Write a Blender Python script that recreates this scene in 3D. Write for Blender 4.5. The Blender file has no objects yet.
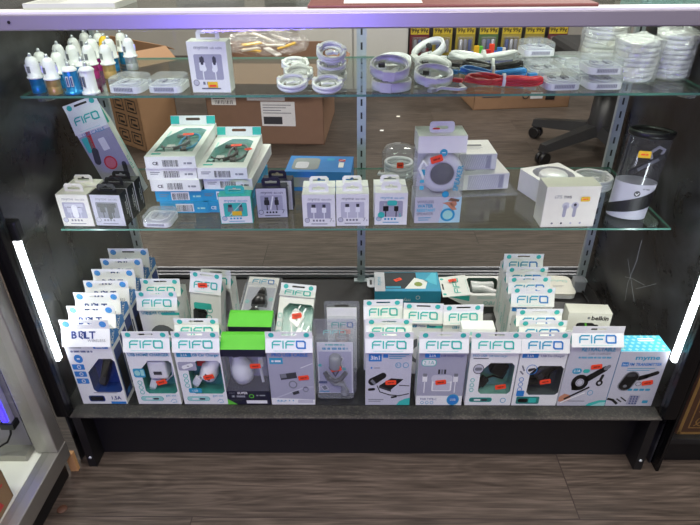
import bpy, bmesh, math, random
from math import pi, sin, cos, radians as R
from mathutils import Matrix, Vector
from mathutils.geometry import tessellate_polygon

random.seed(7)
SC = bpy.context.scene
COL = SC.collection

# ------------------------------------------------------------------ materials
MATS = {}
def lin(h):
    h = h.lstrip('#')
    out = []
    for i in (0, 2, 4):
        c = int(h[i:i+2], 16) / 255
        out.append(c / 12.92 if c <= .04045 else ((c + .055) / 1.055) ** 2.4)
    return (*out, 1)

def mat(name, hx, rough=.5, metal=0, noise=.06, scale=60, emis=0, spec=.5, coat=0, bump=0):
    if name in MATS: return MATS[name]
    m = bpy.data.materials.new(name); m.use_nodes = True
    nt = m.node_tree; b = nt.nodes['Principled BSDF']
    c = lin(hx)
    tc = nt.nodes.new('ShaderNodeTexCoord'); nz = nt.nodes.new('ShaderNodeTexNoise')
    nz.inputs['Scale'].default_value = scale; nz.inputs['Detail'].default_value = 3
    nt.links.new(tc.outputs['Object'], nz.inputs['Vector'])
    mx = nt.nodes.new('ShaderNodeMix'); mx.data_type = 'RGBA'
    mx.inputs['A'].default_value = tuple(x * (1 - noise) for x in c[:3]) + (1,)
    mx.inputs['B'].default_value = tuple(min(1, x * (1 + noise)) for x in c[:3]) + (1,)
    nt.links.new(nz.outputs['Fac'], mx.inputs['Factor'])
    nt.links.new(mx.outputs['Result'], b.inputs['Base Color'])
    b.inputs['Roughness'].default_value = rough; b.inputs['Metallic'].default_value = metal
    b.inputs['Specular IOR Level'].default_value = spec
    b.inputs['Coat Weight'].default_value = coat
    if emis:
        b.inputs['Emission Color'].default_value = c; b.inputs['Emission Strength'].default_value = emis
    if bump:
        bp = nt.nodes.new('ShaderNodeBump'); bp.inputs['Strength'].default_value = bump
        bp.inputs['Distance'].default_value = .002
        nt.links.new(nz.outputs['Fac'], bp.inputs['Height']); nt.links.new(bp.outputs['Normal'], b.inputs['Normal'])
    MATS[name] = m
    return m

def clear(name, tint='ffffff', base=.04, gain=.8, rough=.03, haze=0., hazecol='ffffff', bump=0, bscale=40):
    """thin clear plastic or glass: transparent with a sheen that grows towards grazing angles, and a little milky haze"""
    if name in MATS: return MATS[name]
    m = bpy.data.materials.new(name); m.use_nodes = True
    nt = m.node_tree; nt.nodes.clear()
    N = nt.nodes.new; L = nt.links.new
    out = N('ShaderNodeOutputMaterial'); tr = N('ShaderNodeBsdfTransparent'); gl = N('ShaderNodeBsdfGlossy')
    tr.inputs['Color'].default_value = lin(tint); gl.inputs['Roughness'].default_value = rough
    lw = N('ShaderNodeLayerWeight'); lw.inputs['Blend'].default_value = .5
    pw = N('ShaderNodeMath'); pw.operation = 'POWER'; pw.inputs[1].default_value = 4
    ma = N('ShaderNodeMath'); ma.operation = 'MULTIPLY_ADD'; ma.inputs[1].default_value = gain; ma.inputs[2].default_value = base
    mx = N('ShaderNodeMixShader')
    L(lw.outputs['Facing'], pw.inputs[0]); L(pw.outputs[0], ma.inputs[0]); L(ma.outputs[0], mx.inputs[0])
    src = tr
    if haze:
        df = N('ShaderNodeBsdfDiffuse'); df.inputs['Color'].default_value = lin(hazecol)
        m2 = N('ShaderNodeMixShader'); m2.inputs[0].default_value = haze
        L(tr.outputs[0], m2.inputs[1]); L(df.outputs[0], m2.inputs[2]); src = m2
    if bump:
        tc = N('ShaderNodeTexCoord'); nz = N('ShaderNodeTexNoise'); nz.inputs['Scale'].default_value = bscale
        nz.inputs['Detail'].default_value = 4
        bp = N('ShaderNodeBump'); bp.inputs['Strength'].default_value = bump; bp.inputs['Distance'].default_value = .01
        L(tc.outputs['Object'], nz.inputs['Vector']); L(nz.outputs['Fac'], bp.inputs['Height']); L(bp.outputs['Normal'], gl.inputs['Normal'])
    L(src.outputs[0], mx.inputs[1]); L(gl.outputs[0], mx.inputs[2]); L(mx.outputs[0], out.inputs['Surface'])
    MATS[name] = m
    return m

def wood_mat(name, dark, mid, pale, plank=.19, along='x'):
    m = bpy.data.materials.new(name); m.use_nodes = True
    nt = m.node_tree; N = nt.nodes.new; L = nt.links.new; b = nt.nodes['Principled BSDF']
    tc = N('ShaderNodeTexCoord'); br = N('ShaderNodeTexBrick')
    br.offset = .37; br.inputs['Scale'].default_value = 1; br.inputs['Brick Width'].default_value = 1.25
    br.inputs['Row Height'].default_value = plank; br.inputs['Mortar Size'].default_value = .0012
    br.inputs['Color1'].default_value = (0, 0, 0, 1); br.inputs['Color2'].default_value = (1, 1, 1, 1); br.inputs['Mortar'].default_value = (.5, .5, .5, 1)
    mp0 = N('ShaderNodeMapping'); mp0.inputs['Location'].default_value = (.35, .12, 0)
    L(tc.outputs['Object'], mp0.inputs['Vector']); L(mp0.outputs[0], br.inputs['Vector'])
    sh = N('ShaderNodeVectorMath'); sh.operation = 'MULTIPLY_ADD'
    L(br.outputs['Color'], sh.inputs[0]); sh.inputs[1].default_value = (7.3, 3.1, 5.7); L(tc.outputs['Object'], sh.inputs[2])
    mp = N('ShaderNodeMapping'); mp.inputs['Scale'].default_value = (1.5, 10, 1); L(sh.outputs[0], mp.inputs['Vector'])
    n1 = N('ShaderNodeTexNoise'); n1.inputs['Scale'].default_value = 1.0; n1.inputs['Detail'].default_value = 2; n1.inputs['Distortion'].default_value = .6
    L(mp.outputs[0], n1.inputs['Vector'])
    rings = N('ShaderNodeMath'); rings.operation = 'MULTIPLY'; rings.inputs[1].default_value = 95; L(n1.outputs['Fac'], rings.inputs[0])
    sn = N('ShaderNodeMath'); sn.operation = 'SINE'; L(rings.outputs[0], sn.inputs[0])
    mp2 = N('ShaderNodeMapping'); mp2.inputs['Scale'].default_value = (9, 170, 1); L(sh.outputs[0], mp2.inputs['Vector'])
    n2 = N('ShaderNodeTexNoise'); n2.inputs['Scale'].default_value = 1; n2.inputs['Detail'].default_value = 5; L(mp2.outputs[0], n2.inputs['Vector'])
    a1 = N('ShaderNodeMath'); a1.operation = 'MULTIPLY_ADD'; a1.inputs[1].default_value = .045; a1.inputs[2].default_value = -.01
    L(sn.outputs[0], a1.inputs[0])
    a2 = N('ShaderNodeMath'); a2.operation = 'ADD'; L(a1.outputs[0], a2.inputs[0]); L(n2.outputs['Fac'], a2.inputs[1])
    sep = N('ShaderNodeMath'); sep.operation = 'MULTIPLY_ADD'; sep.inputs[1].default_value = .12; L(br.outputs['Color'], sep.inputs[0]); L(a2.outputs[0], sep.inputs[2])
    cr = N('ShaderNodeValToRGB'); e = cr.color_ramp.elements
    e[0].position = .30; e[0].color = lin(dark); e[1].position = .82; e[1].color = lin(pale)
    k = e.new(.54); k.color = lin(mid)
    L(sep.outputs[0], cr.inputs['Fac'])
    mo = N('ShaderNodeMix'); mo.data_type = 'RGBA'; mo.inputs['B'].default_value = lin('2a2220')
    L(br.outputs['Fac'], mo.inputs['Factor']); L(cr.outputs['Color'], mo.inputs['A']); L(mo.outputs['Result'], b.inputs['Base Color'])
    b.inputs['Roughness'].default_value = .48; b.inputs['Specular IOR Level'].default_value = .35
    bp = N('ShaderNodeBump'); bp.inputs['Strength'].default_value = .12; bp.inputs['Distance'].default_value = .002
    L(a2.outputs[0], bp.inputs['Height']); L(bp.outputs['Normal'], b.inputs['Normal'])
    MATS[name] = m
    return m

def dusty_black(name, base='131416', dust='6a6c70', amount=.5, rough=.3, scale=3.0, speck=0.):
    """black laminate with smeared dust and, where asked, bright specks"""
    m = bpy.data.materials.new(name); m.use_nodes = True
    nt = m.node_tree; N = nt.nodes.new; L = nt.links.new; b = nt.nodes['Principled BSDF']
    tc = N('ShaderNodeTexCoord'); n1 = N('ShaderNodeTexNoise'); n1.inputs['Scale'].default_value = scale
    n1.inputs['Detail'].default_value = 7; n1.inputs['Roughness'].default_value = .65; n1.inputs['Distortion'].default_value = 1.6
    L(tc.outputs['Object'], n1.inputs['Vector'])
    r1 = N('ShaderNodeMapRange'); r1.inputs[1].default_value = .42; r1.inputs[2].default_value = .8; r1.inputs[3].default_value = 0; r1.inputs[4].default_value = amount
    L(n1.outputs['Fac'], r1.inputs[0]); fac = r1.outputs[0]
    if speck:
        n2 = N('ShaderNodeTexNoise'); n2.inputs['Scale'].default_value = 260; n2.inputs['Detail'].default_value = 2
        L(tc.outputs['Object'], n2.inputs['Vector'])
        r2 = N('ShaderNodeMapRange'); r2.inputs[1].default_value = .5; r2.inputs[2].default_value = .78; r2.inputs[4].default_value = speck
        L(n2.outputs['Fac'], r2.inputs[0])
        ad = N('ShaderNodeMath'); ad.operation = 'ADD'; ad.use_clamp = True; L(fac, ad.inputs[0]); L(r2.outputs[0], ad.inputs[1]); fac = ad.outputs[0]
    mx = N('ShaderNodeMix'); mx.data_type = 'RGBA'; mx.inputs['A'].default_value = lin(base); mx.inputs['B'].default_value = lin(dust)
    L(fac, mx.inputs['Factor']); L(mx.outputs['Result'], b.inputs['Base Color'])
    rr = N('ShaderNodeMapRange'); rr.inputs[3].default_value = rough; rr.inputs[4].default_value = min(1, rough + .4); L(fac, rr.inputs[0])
    L(rr.outputs[0], b.inputs['Roughness'])
    MATS[name] = m
    return m

WHITE = mat('white_card', 'f1f0ee', .45)
CREAM = mat('cream_card', 'ece8dc', .5)
GREYW = mat('pale_grey_print', 'c9c8d2', .5)
LAV = mat('lavender_grey_print', 'a9a8b8', .5)
MIDG = mat('mid_grey', '7d7f86', .5)
DGREY = mat('dark_grey', '3a3b40', .45)
BLACK = mat('black_plastic', '101114', .35)
BLKCARD = mat('black_card', '17181b', .5)
TEAL = mat('teal_print', '38bdb2', .5)
TEALB = mat('teal_blue_print', '2f9fc4', .5)
TEALD = mat('deep_teal_card', '2a7f76', .55)
PALETEAL = mat('pale_teal_print', 'a6dcd6', .5)
BLUE = mat('blue_print', '2a80cc', .45)
DOTB = mat('blue_dot', '3b8fd8', .45)
NAVY = mat('navy_print', '1c3a7c', .45)
DNAVY = mat('dark_navy_card', '14152e', .5)
SKY = mat('sky_blue_card', '2b9bc9', .5)
CYAN = mat('cyan_card', '52c0dc', .5)
GREEN = mat('lime_green_card', '62c83a', .5)
ORANGE = mat('orange_sticker', 'ff4a26', .6)
RED = mat('red_print', 'cf2a2e', .5)
DKRED = mat('sticker_ink', '8a1d10', .6)
YELLOW = mat('yellow_sticker', 'eebf22', .5)
GOLD = mat('gold_metal', 'd8b070', .32, .45)
BLUEM = mat('blue_anodised', '1a86c4', .3, .4)
MAGM = mat('magenta_anodised', 'c0308e', .3, .4)
SILV = mat('silver_metal', 'c9ccd2', .3, .55)
WPLAS = mat('white_plastic', 'f0f0f2', .3, coat=.2)
ALU = mat('aluminium', 'b9b9c0', .38, .85, scale=20)
ALUB = mat('brushed_aluminium', 'a6a49f', .42, .8)
STEEL = mat('galvanised_steel', 'b2babf', .42, .3)
SKIN = mat('hand_print', 'c98a6c', .6)
KRAFT = mat('brown_cardboard', '9c795a', .8, scale=14, noise=.1)
KRAFTD = mat('brown_cardboard_side', '8c6c57', .8, scale=14, noise=.1)
FILM = clear('clear_film', base=.04, gain=.6, rough=.08)
BAGF = clear('crinkled_bag', base=.24, gain=.7, rough=.18, haze=.3, bump=1.0, bscale=70)
HARD = clear('clear_hard_plastic', tint='f8f9fc', base=.08, gain=.7, rough=.06, haze=.10, hazecol='eef0f6')
FROST = clear('frosted_plastic', tint='f6f8fa', base=.07, gain=.5, rough=.12, haze=.2, hazecol='f2f4f6')
SMOKE = clear('smoky_clear_plastic', tint='d8d8de', base=.06, gain=.6, rough=.06, haze=.05, hazecol='c0c0c8')
GLASS = clear('shelf_glass', tint='f2f9f5', base=.035, gain=.6, rough=.01)
PANE = clear('front_pane_glass', tint='fafcfb', base=.02, gain=.6, rough=.01)
GEDGE = mat('glass_edge', '5c9080', .15, emis=0, spec=.5)

# ------------------------------------------------------------------ mesh builder
class MB:
    def __init__(s): s.v = []; s.f = []; s.fm = []; s.fs = []; s.mats = []
    def add(s, vs, fs, m, M=None, smooth=False):
        if m not in s.mats: s.mats.append(m)
        k = s.mats.index(m); n = len(s.v)
        for p in vs:
            p = Vector(p); s.v.append(M @ p if M else p)
        for f in fs:
            s.f.append([n + i for i in f]); s.fm.append(k); s.fs.append(smooth)
        return s
    def box(s, x0, x1, y0, y1, z0, z1, m, M=None, b=0):
        if b:
            bm = bmesh.new(); bmesh.ops.create_cube(bm, size=1)
            for v in bm.verts: v.co = Vector(((x0+x1)/2 + v.co.x*(x1-x0), (y0+y1)/2 + v.co.y*(y1-y0), (z0+z1)/2 + v.co.z*(z1-z0)))
            bmesh.ops.bevel(bm, geom=bm.edges[:], offset=b, segments=2, affect='EDGES', profile=.5)
            bm.verts.index_update()
            s.add([v.co.copy() for v in bm.verts], [[v.index for v in f.verts] for f in bm.faces], m, M); bm.free()
            return s
        vs = [(x, y, z) for z in (z0, z1) for y in (y0, y1) for x in (x0, x1)]
        return s.add(vs, [(0,2,3,1),(4,5,7,6),(0,1,5,4),(2,6,7,3),(0,4,6,2),(1,3,7,5)], m, M)
    def prism(s, poly, z0, z1, m, M=None, cap=True, smooth=False):
        n = len(poly); vs = [(x, y, z0) for x, y in poly] + [(x, y, z1) for x, y in poly]
        s.add(vs, [(i, (i+1) % n, n + (i+1) % n, n + i) for i in range(n)], m, M, smooth)
        if cap: s.add(vs, [list(range(n))[::-1], list(range(n, 2*n))], m, M)
        return s
    def lathe(s, prof, m, M=None, n=20, smooth=True, sx=1, sy=1):
        vs = []; fs = []
        for r, z in prof:
            for k in range(n): vs.append((r*cos(2*pi*k/n)*sx, r*sin(2*pi*k/n)*sy, z))
        for j in range(len(prof)-1):
            for k in range(n): fs.append((j*n+k, j*n+(k+1) % n, (j+1)*n+(k+1) % n, (j+1)*n+k))
        s.add(vs, fs, m, M, smooth)
        caps = []
        if prof[0][0] > 1e-6: caps.append(list(range(n))[::-1])
        if prof[-1][0] > 1e-6: caps.append([(len(prof)-1)*n + k for k in range(n)])
        if caps: s.add(vs, caps, m, M)
        return s
    def ring(s, prof, m, M=None, n=28, sx=1, sy=1):     # closed profile lathe
        vs = []; fs = []; q = len(prof)
        for r, z in prof:
            for k in range(n): vs.append((r*cos(2*pi*k/n)*sx, r*sin(2*pi*k/n)*sy, z))
        for j in range(q):
            for k in range(n): fs.append((j*n+k, j*n+(k+1) % n, ((j+1) % q)*n+(k+1) % n, ((j+1) % q)*n+k))
        return s.add(vs, fs, m, M, True)
    def tube(s, pts, r, m, n=7, closed=False, M=None):
        pts = [Vector(p) for p in pts]; k = len(pts); vs = []; fs = []
        up = Vector((0, 0, 1)); prev = None
        for i, p in enumerate(pts):
            a = pts[(i-1) % k] if closed or i else p; c = pts[(i+1) % k] if closed or i < k-1 else p
            t = (c - a).normalized() if (c - a).length > 1e-9 else Vector((1, 0, 0))
            if prev is None:
                ref = up if abs(t.dot(up)) < .95 else Vector((1, 0, 0)); e = t.cross(ref).normalized()
            else:
                e = prev - t * prev.dot(t)
                e = e.normalized() if e.length > 1e-6 else t.orthogonal().normalized()
            prev = e; g = t.cross(e)
            for j in range(n): vs.append(p + e*r*cos(2*pi*j/n) + g*r*sin(2*pi*j/n))
        for i in range(k if closed else k-1):
            for j in range(n):
                a = i*n; b = ((i+1) % k)*n
                fs.append((a+j, a+(j+1) % n, b+(j+1) % n, b+j))
        s.add(vs, fs, m, M, True)
        if not closed: s.add(vs, [list(range(n))[::-1], [(k-1)*n+j for j in range(n)]], m, M)
        return s
    def plate(s, fr, outer, holes, m, t=.0006):
        """thin plate with real holes in the frame FR, its front at +t"""
        loops = [outer] + holes; flat = [p for l in loops for p in l]
        tri = tessellate_polygon([[Vector((x, y, 0)) for x, y in l] for l in loops])
        s.add([(x, y, t) for x, y in flat], [tuple(f) for f in tri], m, fr)
        s.add([(x, y, 0) for x, y in flat], [tuple(f)[::-1] for f in tri], m, fr)
        for l in loops: s.prism(l, 0, t, m, fr, cap=False)
        return s
    def build(s, name, parent=None, loc=None):
        me = bpy.data.meshes.new(name); me.from_pydata([tuple(p) for p in s.v], [], s.f)
        for m in s.mats: me.materials.append(m)
        me.polygons.foreach_set('material_index', s.fm); me.polygons.foreach_set('use_smooth', s.fs)
        me.update()
        bm = bmesh.new(); bm.from_mesh(me)
        o = bpy.data.objects.new(name, me); COL.objects.link(o); bm.free()
        if parent: o.parent = parent
        if loc: o.location = loc
        return o

def rr(w, h, r, n=4, x=0, y=0):
    """rounded rectangle outline centred at x, y"""
    out = []
    for cx, cy, a in ((w/2-r, h/2-r, 0), (-w/2+r, h/2-r, 90), (-w/2+r, -h/2+r, 180), (w/2-r, -h/2+r, 270)):
        for k in range(n+1):
            t = R(a + 90*k/n); out.append((x + cx + r*cos(t), y + cy + r*sin(t)))
    return out

def circ(x, y, r, n=16): return [(x + r*cos(2*pi*k/n), y + r*sin(2*pi*k/n)) for k in range(n)]

def frame(o, ux, uy):
    ux = Vector(ux).normalized(); uy = Vector(uy).normalized(); n = ux.cross(uy)
    M = Matrix.Identity(4)
    for i in range(3): M[i][0] = ux[i]; M[i][1] = uy[i]; M[i][2] = n[i]; M[i][3] = o[i]
    return M

TXT = {}
def text_geo(s, bold):
    k = (s, bold)
    if k in TXT: return TXT[k]
    cu = bpy.data.curves.new('lettering', 'FONT'); cu.body = s; cu.size = 1; cu.resolution_u = 2
    cu.offset = .025 if bold else 0
    ob = bpy.data.objects.new('lettering', cu); COL.objects.link(ob)
    dg = bpy.context.evaluated_depsgraph_get(); dg.update()
    me = bpy.data.meshes.new_from_object(ob.evaluated_get(dg))
    vs = [(v.co.x, v.co.y) for v in me.vertices]; fs = [tuple(p.vertices) for p in me.polygons]
    bpy.data.objects.remove(ob); bpy.data.curves.remove(cu); bpy.data.meshes.remove(me)
    x0 = min(v[0] for v in vs); x1 = max(v[0] for v in vs)
    TXT[k] = ([((x - x0), y) for x, y in vs], fs, x1 - x0)
    return TXT[k]

class Pr:
    """flat printing in a frame; L lifts each layer a hair above the last"""
    def __init__(s, mb, fr, lift=.0002): s.mb = mb; s.fr = fr; s.lift = lift
    def poly(s, pts, m, L=1):
        s.mb.add([(x, y, s.lift + L*.00016) for x, y in pts], [list(range(len(pts)))], m, s.fr); return s
    def rect(s, x0, y0, x1, y1, m, L=1): return s.poly([(x0, y0), (x1, y0), (x1, y1), (x0, y1)], m, L)
    def rr(s, x0, y0, x1, y1, r, m, L=1): return s.poly(rr(x1-x0, y1-y0, r, 4, (x0+x1)/2, (y0+y1)/2), m, L)
    def circ(s, x, y, r, m, L=1, n=18): return s.poly(circ(x, y, r, n), m, L)
    def ringo(s, x, y, r, w, m, L=1, n=20):
        a = circ(x, y, r, n); b = circ(x, y, r-w, n)
        for k in range(n): s.poly([a[k], a[(k+1) % n], b[(k+1) % n], b[k]], m, L)
        return s
    def cap(s, x0, y0, x1, y1, r, m, L=1, r2=None):
        r2 = r if r2 is None else r2; t = math.atan2(y1-y0, x1-x0); p = []
        for k in range(9): a = t + pi/2 + pi*k/8; p.append((x0 + r*cos(a), y0 + r*sin(a)))
        for k in range(9): a = t - pi/2 + pi*k/8; p.append((x1 + r2*cos(a), y1 + r2*sin(a)))
        return s.poly(p, m, L)
    def line(s, pts, w, m, L=1):
        for (x0, y0), (x1, y1) in zip(pts, pts[1:]):
            d = Vector((x1-x0, y1-y0)); l = d.length
            if l < 1e-9: continue
            d /= l; nx, ny = -d.y*w/2, d.x*w/2; ex, ey = d.x*w*.35, d.y*w*.35
            s.poly([(x0-ex+nx, y0-ey+ny), (x0-ex-nx, y0-ey-ny), (x1+ex-nx, y1+ey-ny), (x1+ex+nx, y1+ey+ny)], m, L)
        return s
    def obox(s, x, y, w, h, a, m, L=1):        # turned box
        c, d = cos(R(a)), sin(R(a))
        return s.poly([(x + px*c - py*d, y + px*d + py*c) for px, py in ((-w/2,-h/2),(w/2,-h/2),(w/2,h/2),(-w/2,h/2))], m, L)
    def text(s, t, x, y, h, m, w=None, al='c', bold=False, L=2, rot=0):
        vs, fs, tw = text_geo(t, bold); k = h / .7; kx = k if w is None else w / tw
        ox = {'c': -tw/2, 'l': 0, 'r': -tw}[al]; c, d = cos(R(rot)), sin(R(rot))
        P = []
        for px, py in vs:
            px = (px + ox) * kx; py = py * k
            P.append((x + px*c - py*d, y + px*d + py*c, s.lift + L*.00016))
        s.mb.add(P, fs, m, s.fr); return s
    def logo(s, x, y, w, h, m, m2=None, L=2):
        """four wide techno capitals: F I F O"""
        t = h * .19; u = w / 3.9; g = u * .18
        def F(x):
            s.line([(x + u, y + h), (x + h*.25, y + h), (x, y + h*.75), (x, y)], t, m, L)
            s.line([(x + h*.1, y + h*.5), (x + u*.85, y + h*.5)], t, m, L)
        F(x); xi = x + u + g + t/2
        s.line([(xi, y), (xi, y + h)], t, m, L)
        x2 = xi + t/2 + g + t/2
        F(x2); x3 = x2 + u + g + t/2; o = m2 or m
        s.line([(x3 + h*.2, y), (x3 + u, y), (x3 + u, y + h*.8), (x3 + u - h*.2, y + h), (x3, y + h), (x3, y + h*.2), (x3 + h*.2, y)], t*1.15, o, L)
        return s
    def bars(s, x, y, w, n, step, m, L=1, h=.0016):   # unreadable fine print
        for k in range(n): s.rect(x, y - k*step, x + w*(1 - .18*(k % 3)), y - k*step + h, m, L)
        return s

def dashes(p, x, y, w, h, m, L=1, seed=1):      # print too small to read
    rnd = random.Random(seed); e = x + w
    while x < e:
        k = min(rnd.uniform(.5, 2.2)*h*1.6, e - x); p.rect(x, y, x + k, y + h, m, L)
        for j in range(int(k/(h*.7))): p.rect(x + (j + .7)*h*.7, y + h*.3, x + (j + .9)*h*.7, y + h*.8, WHITE, L + 1)
        x += k + h*.5
    return p
Pr.dashes = dashes

def tag(o, label, cat, group=None, kind=None):
    if label: o['label'] = label
    if cat: o['category'] = cat
    if group: o['group'] = group
    if kind: o['kind'] = kind
    return o
def thing(name, label, cat, loc=(0, 0, 0), rz=0, group=None):
    o = bpy.data.objects.new(name, None); COL.objects.link(o); o.empty_display_size = .02
    o.location = loc; o.rotation_euler = (0, 0, R(rz)); return tag(o, label, cat, group)
def dup(root, loc, rz=None, label=None, group=None):
    r = root.copy(); COL.objects.link(r); r.location = loc
    if rz is not None: r.rotation_euler[2] = R(rz)
    if label: r['label'] = label
    if group: r['group'] = group
    for ch in list(root.children):
        c = ch.copy(); COL.objects.link(c); c.parent = r
        for g in ch.children:
            d = g.copy(); COL.objects.link(d); d.parent = c
    return r
def struct(name, mb): o = mb.build(name); o['kind'] = 'structure'; return o

def sticker(root, fr, x, y, a=-12, w=.022, h=.012, lift=.0012, m=ORANGE, ink=DKRED, name='price_sticker'):
    b = MB(); F = fr @ Matrix.Translation((x, y, lift)) @ Matrix.Rotation(R(a), 4, 'Z')
    b.prism(rr(w, h, .002, 2), 0, .0004, m, F)
    p = Pr(b, F, .0004); p.rect(-w*.28, -h*.12, w*.05, h*.12, ink); p.rect(w*.1, -h*.12, w*.28, h*.12, ink)
    return b.build(name, root)

exec_parts = []
del exec_parts
# ------------------------------------------------------------------ the room
FLOORM = wood_mat('dark_wood_planks', '2e2722', '463d37', '60554e')
WALLM = mat('painted_wall', 'a9a59f', .8, scale=8)
CEILM = mat('ceiling_tile', 'c9c7c2', .9, scale=8)
struct('floor', MB().box(-4, 4, -3, 4.5, -.05, 0, FLOORM))
struct('wall_back', MB().box(-4, 4, 4.5, 4.6, 0, 2.75, WALLM))
struct('wall_left', MB().box(-4.1, -4, -3, 4.5, 0, 2.75, WALLM))
struct('wall_right', MB().box(4, 4.1, -3, 4.5, 0, 2.75, WALLM))
struct('wall_front', MB().box(-4, 4, -3.1, -3, 0, 2.75, WALLM))
struct('ceiling', MB().box(-4, 4, -3, 4.5, 2.75, 2.8, CEILM))

# ------------------------------------------------------------------ the display case
SIDEM = dusty_black('scuffed_black_laminate', '0f1012', '6e7074', .42, .27, 4.2)
DECKM = dusty_black('dusty_black_deck', '101114', '46474c', .16, .38, 6, .16)
LEDGEM = dusty_black('dusty_black_ledge', '1a1918', '645f57', .35, .6, 9, .5)
KICKM = mat('black_kick_board', '0d0d10', .5)
POSTM = mat('black_satin_metal', '0c0c0f', .25, .3)
LEDM = mat('white_led', 'f4f8ff', .4, emis=22)
LEDHOLD = mat('led_holder', 'd8dce2', .4)
DZ = .16                                   # deck height
case = thing('display_case', 'long black glass-fronted display case with lavender aluminium top frame', 'display case', (0, 0, 0))
for s in (-1, 1):
    b = MB().box(*sorted((s*.636, s*.640)), .022, .575, .0, .914, SIDEM)
    b.build('side_panel', case)
    p = MB().box(*sorted((s*.614, s*.640)), -.003, .022, DZ, .914, POSTM, b=.002)
    p.box(*sorted((s*.594, s*.612)), .003, .044, 0, DZ - .004, KICKM)
    p.box(*sorted((s*.620, s*.636)), .022, .026, DZ, .914, POSTM)
    p = p.build('corner_post', case)
    l = MB().box(*sorted((s*.632, s*.6358)), .027, .046, .285, .56, LEDHOLD)
    for k in range(27): l.box(*sorted((s*.612, s*.631)), .028, .040, .287 + k*.0101, .2955 + k*.0101, LEDM)
    l.box(*sorted((s*.604, s*.6358)), .026, .046, .561, .60, BLACK, b=.004)
    l.build('led_strip', p)
    if s > 0:
        for pts in (((.30, .245), (.31, .29), (.30, .36), (.305, .41)), ((.24, .33), (.30, .31), (.33, .295)), ((.20, .36), (.27, .30)), ((.26, .27), (.34, .34))):
            MB().tube([(.6358, y, z) for y, z in pts], .0005, mat('pale_scratch', '9a9c9e', .7), n=4).build('scratch', case)
    c = MB().lathe([(.0035, 0), (.0035, .0015), (.0015, .0025)], STEEL, Matrix.Translation((s*.603, .003, .03)) @ Matrix.Rotation(pi/2, 4, 'X'), n=8)
    c.build('screw', p)
MB().box(-.636, .636, .035, .575, DZ - .018, DZ, DECKM).build('deck', case)
MB().box(-.613, .613, -.002, .035, DZ - .004, DZ, LEDGEM, b=.001).build('front_ledge', case)
MB().box(-.594, .594, .044, .06, 0, DZ - .012, KICKM).build('kick_panel', case)
b = MB()
for y, z in ((.535, .012), (.551, .012), (.567, .016)): b.box(-.636, .636, y, y + .004, DZ, DZ + z, ALU)
b.box(-.636, .636, .531, .574, DZ, DZ + .003, mat('track_black', '1a1a1e', .4)); b.build('sliding_door_track', case)
FRM = mat('lavender_aluminium', '96929f', .36, .6, scale=15)
tf = MB().box(-.641, .641, -.004, .03, .914, .9355, FRM, b=.002).box(-.641, .641, -.002, .03, .9355, .938, mat('frame_edge', 'cfcfd4', .35))
tf.box(-.641, .641, .55, .58, .914, .938, FRM); tf.box(-.638, -.62, .03, .55, .914, .936, FRM); tf.box(.62, .638, .03, .55, .914, .936, FRM)
for x in (-.507, -.492): tf.lathe([(.0022, 0), (.0022, .0012)], BLACK, Matrix.Translation((x, -.0038, .9255)) @ Matrix.Rotation(pi/2, 4, 'X'), n=8)
tf = tf.build('top_frame', case)
MB().box(-.62, .62, .03, .55, .931, .938, GLASS).build('counter_glass', case)
MB().box(-.614, .614, .006, .011, DZ, .914, PANE).build('front_glass', case)
SLOT = mat('standard_slot', '2a2d30', .6)
for x in (-.622, -.003, .618):
    b = MB().box(x - .011, x + .011, .519, .53, DZ, .914, STEEL)
    k = 0
    while DZ + .02 + k*.032 < .9:
        z = DZ + .02 + k*.032
        b.box(x - .0022, x + .0022, .5185, .5195, z, z + .016, SLOT); k += 1
    b.box(x - .0205, x + .0205, .512, .53, DZ, DZ + .003, STEEL)
    b.build('shelf_standard', case)
BRK = clear('bracket_plastic', 'e8eef0', .08, .6, .2, haze=.3, hazecol='b9bdb8')
for z in (.4966, .7676):
    for s in (-1, 1):
        x = s*.609
        pl = [(.225, z), (.52, z), (.52, z - .05), (.47, z - .035), (.26, z - .02), (.232, z - .016)]
        MB().prism(pl, -.007, .007, BRK, Matrix(((0, 0, 1, x), (1, 0, 0, 0), (0, 1, 0, 0), (0, 0, 0, 1)))).build('shelf_bracket', case)
S1, S2 = .503, .774
def glass_shelf(z, label):
    t = thing('glass_shelf', label, 'shelf', (0, 0, z - .006), 0, 'glass shelves of the case')
    b = MB(); b.add([(-.622, .187, .0018), (.622, .187, .0018), (.622, .517, .0018), (-.622, .517, .0018)], [(3, 2, 1, 0)], GLASS)
    b.add([(-.622, .187, .006), (.622, .187, .006), (.622, .517, .006), (-.622, .517, .006)], [(0, 1, 2, 3)], GLASS); b.build('pane', t)
    b = MB(); b.add([(x, y, h) for h in (.0018, .006) for x, y in ((-.622, .187), (.622, .187), (.622, .517), (-.622, .517))],
                    [(0,1,5,4), (1,2,6,5), (2,3,7,6), (3,0,4,7)], GEDGE); b.build('green_edge', t)
glass_shelf(S1, 'lower of the two glass shelves, carrying the boxed cables and the round speaker')
glass_shelf(S2, 'upper of the two glass shelves, carrying car chargers and loose white cables')

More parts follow.
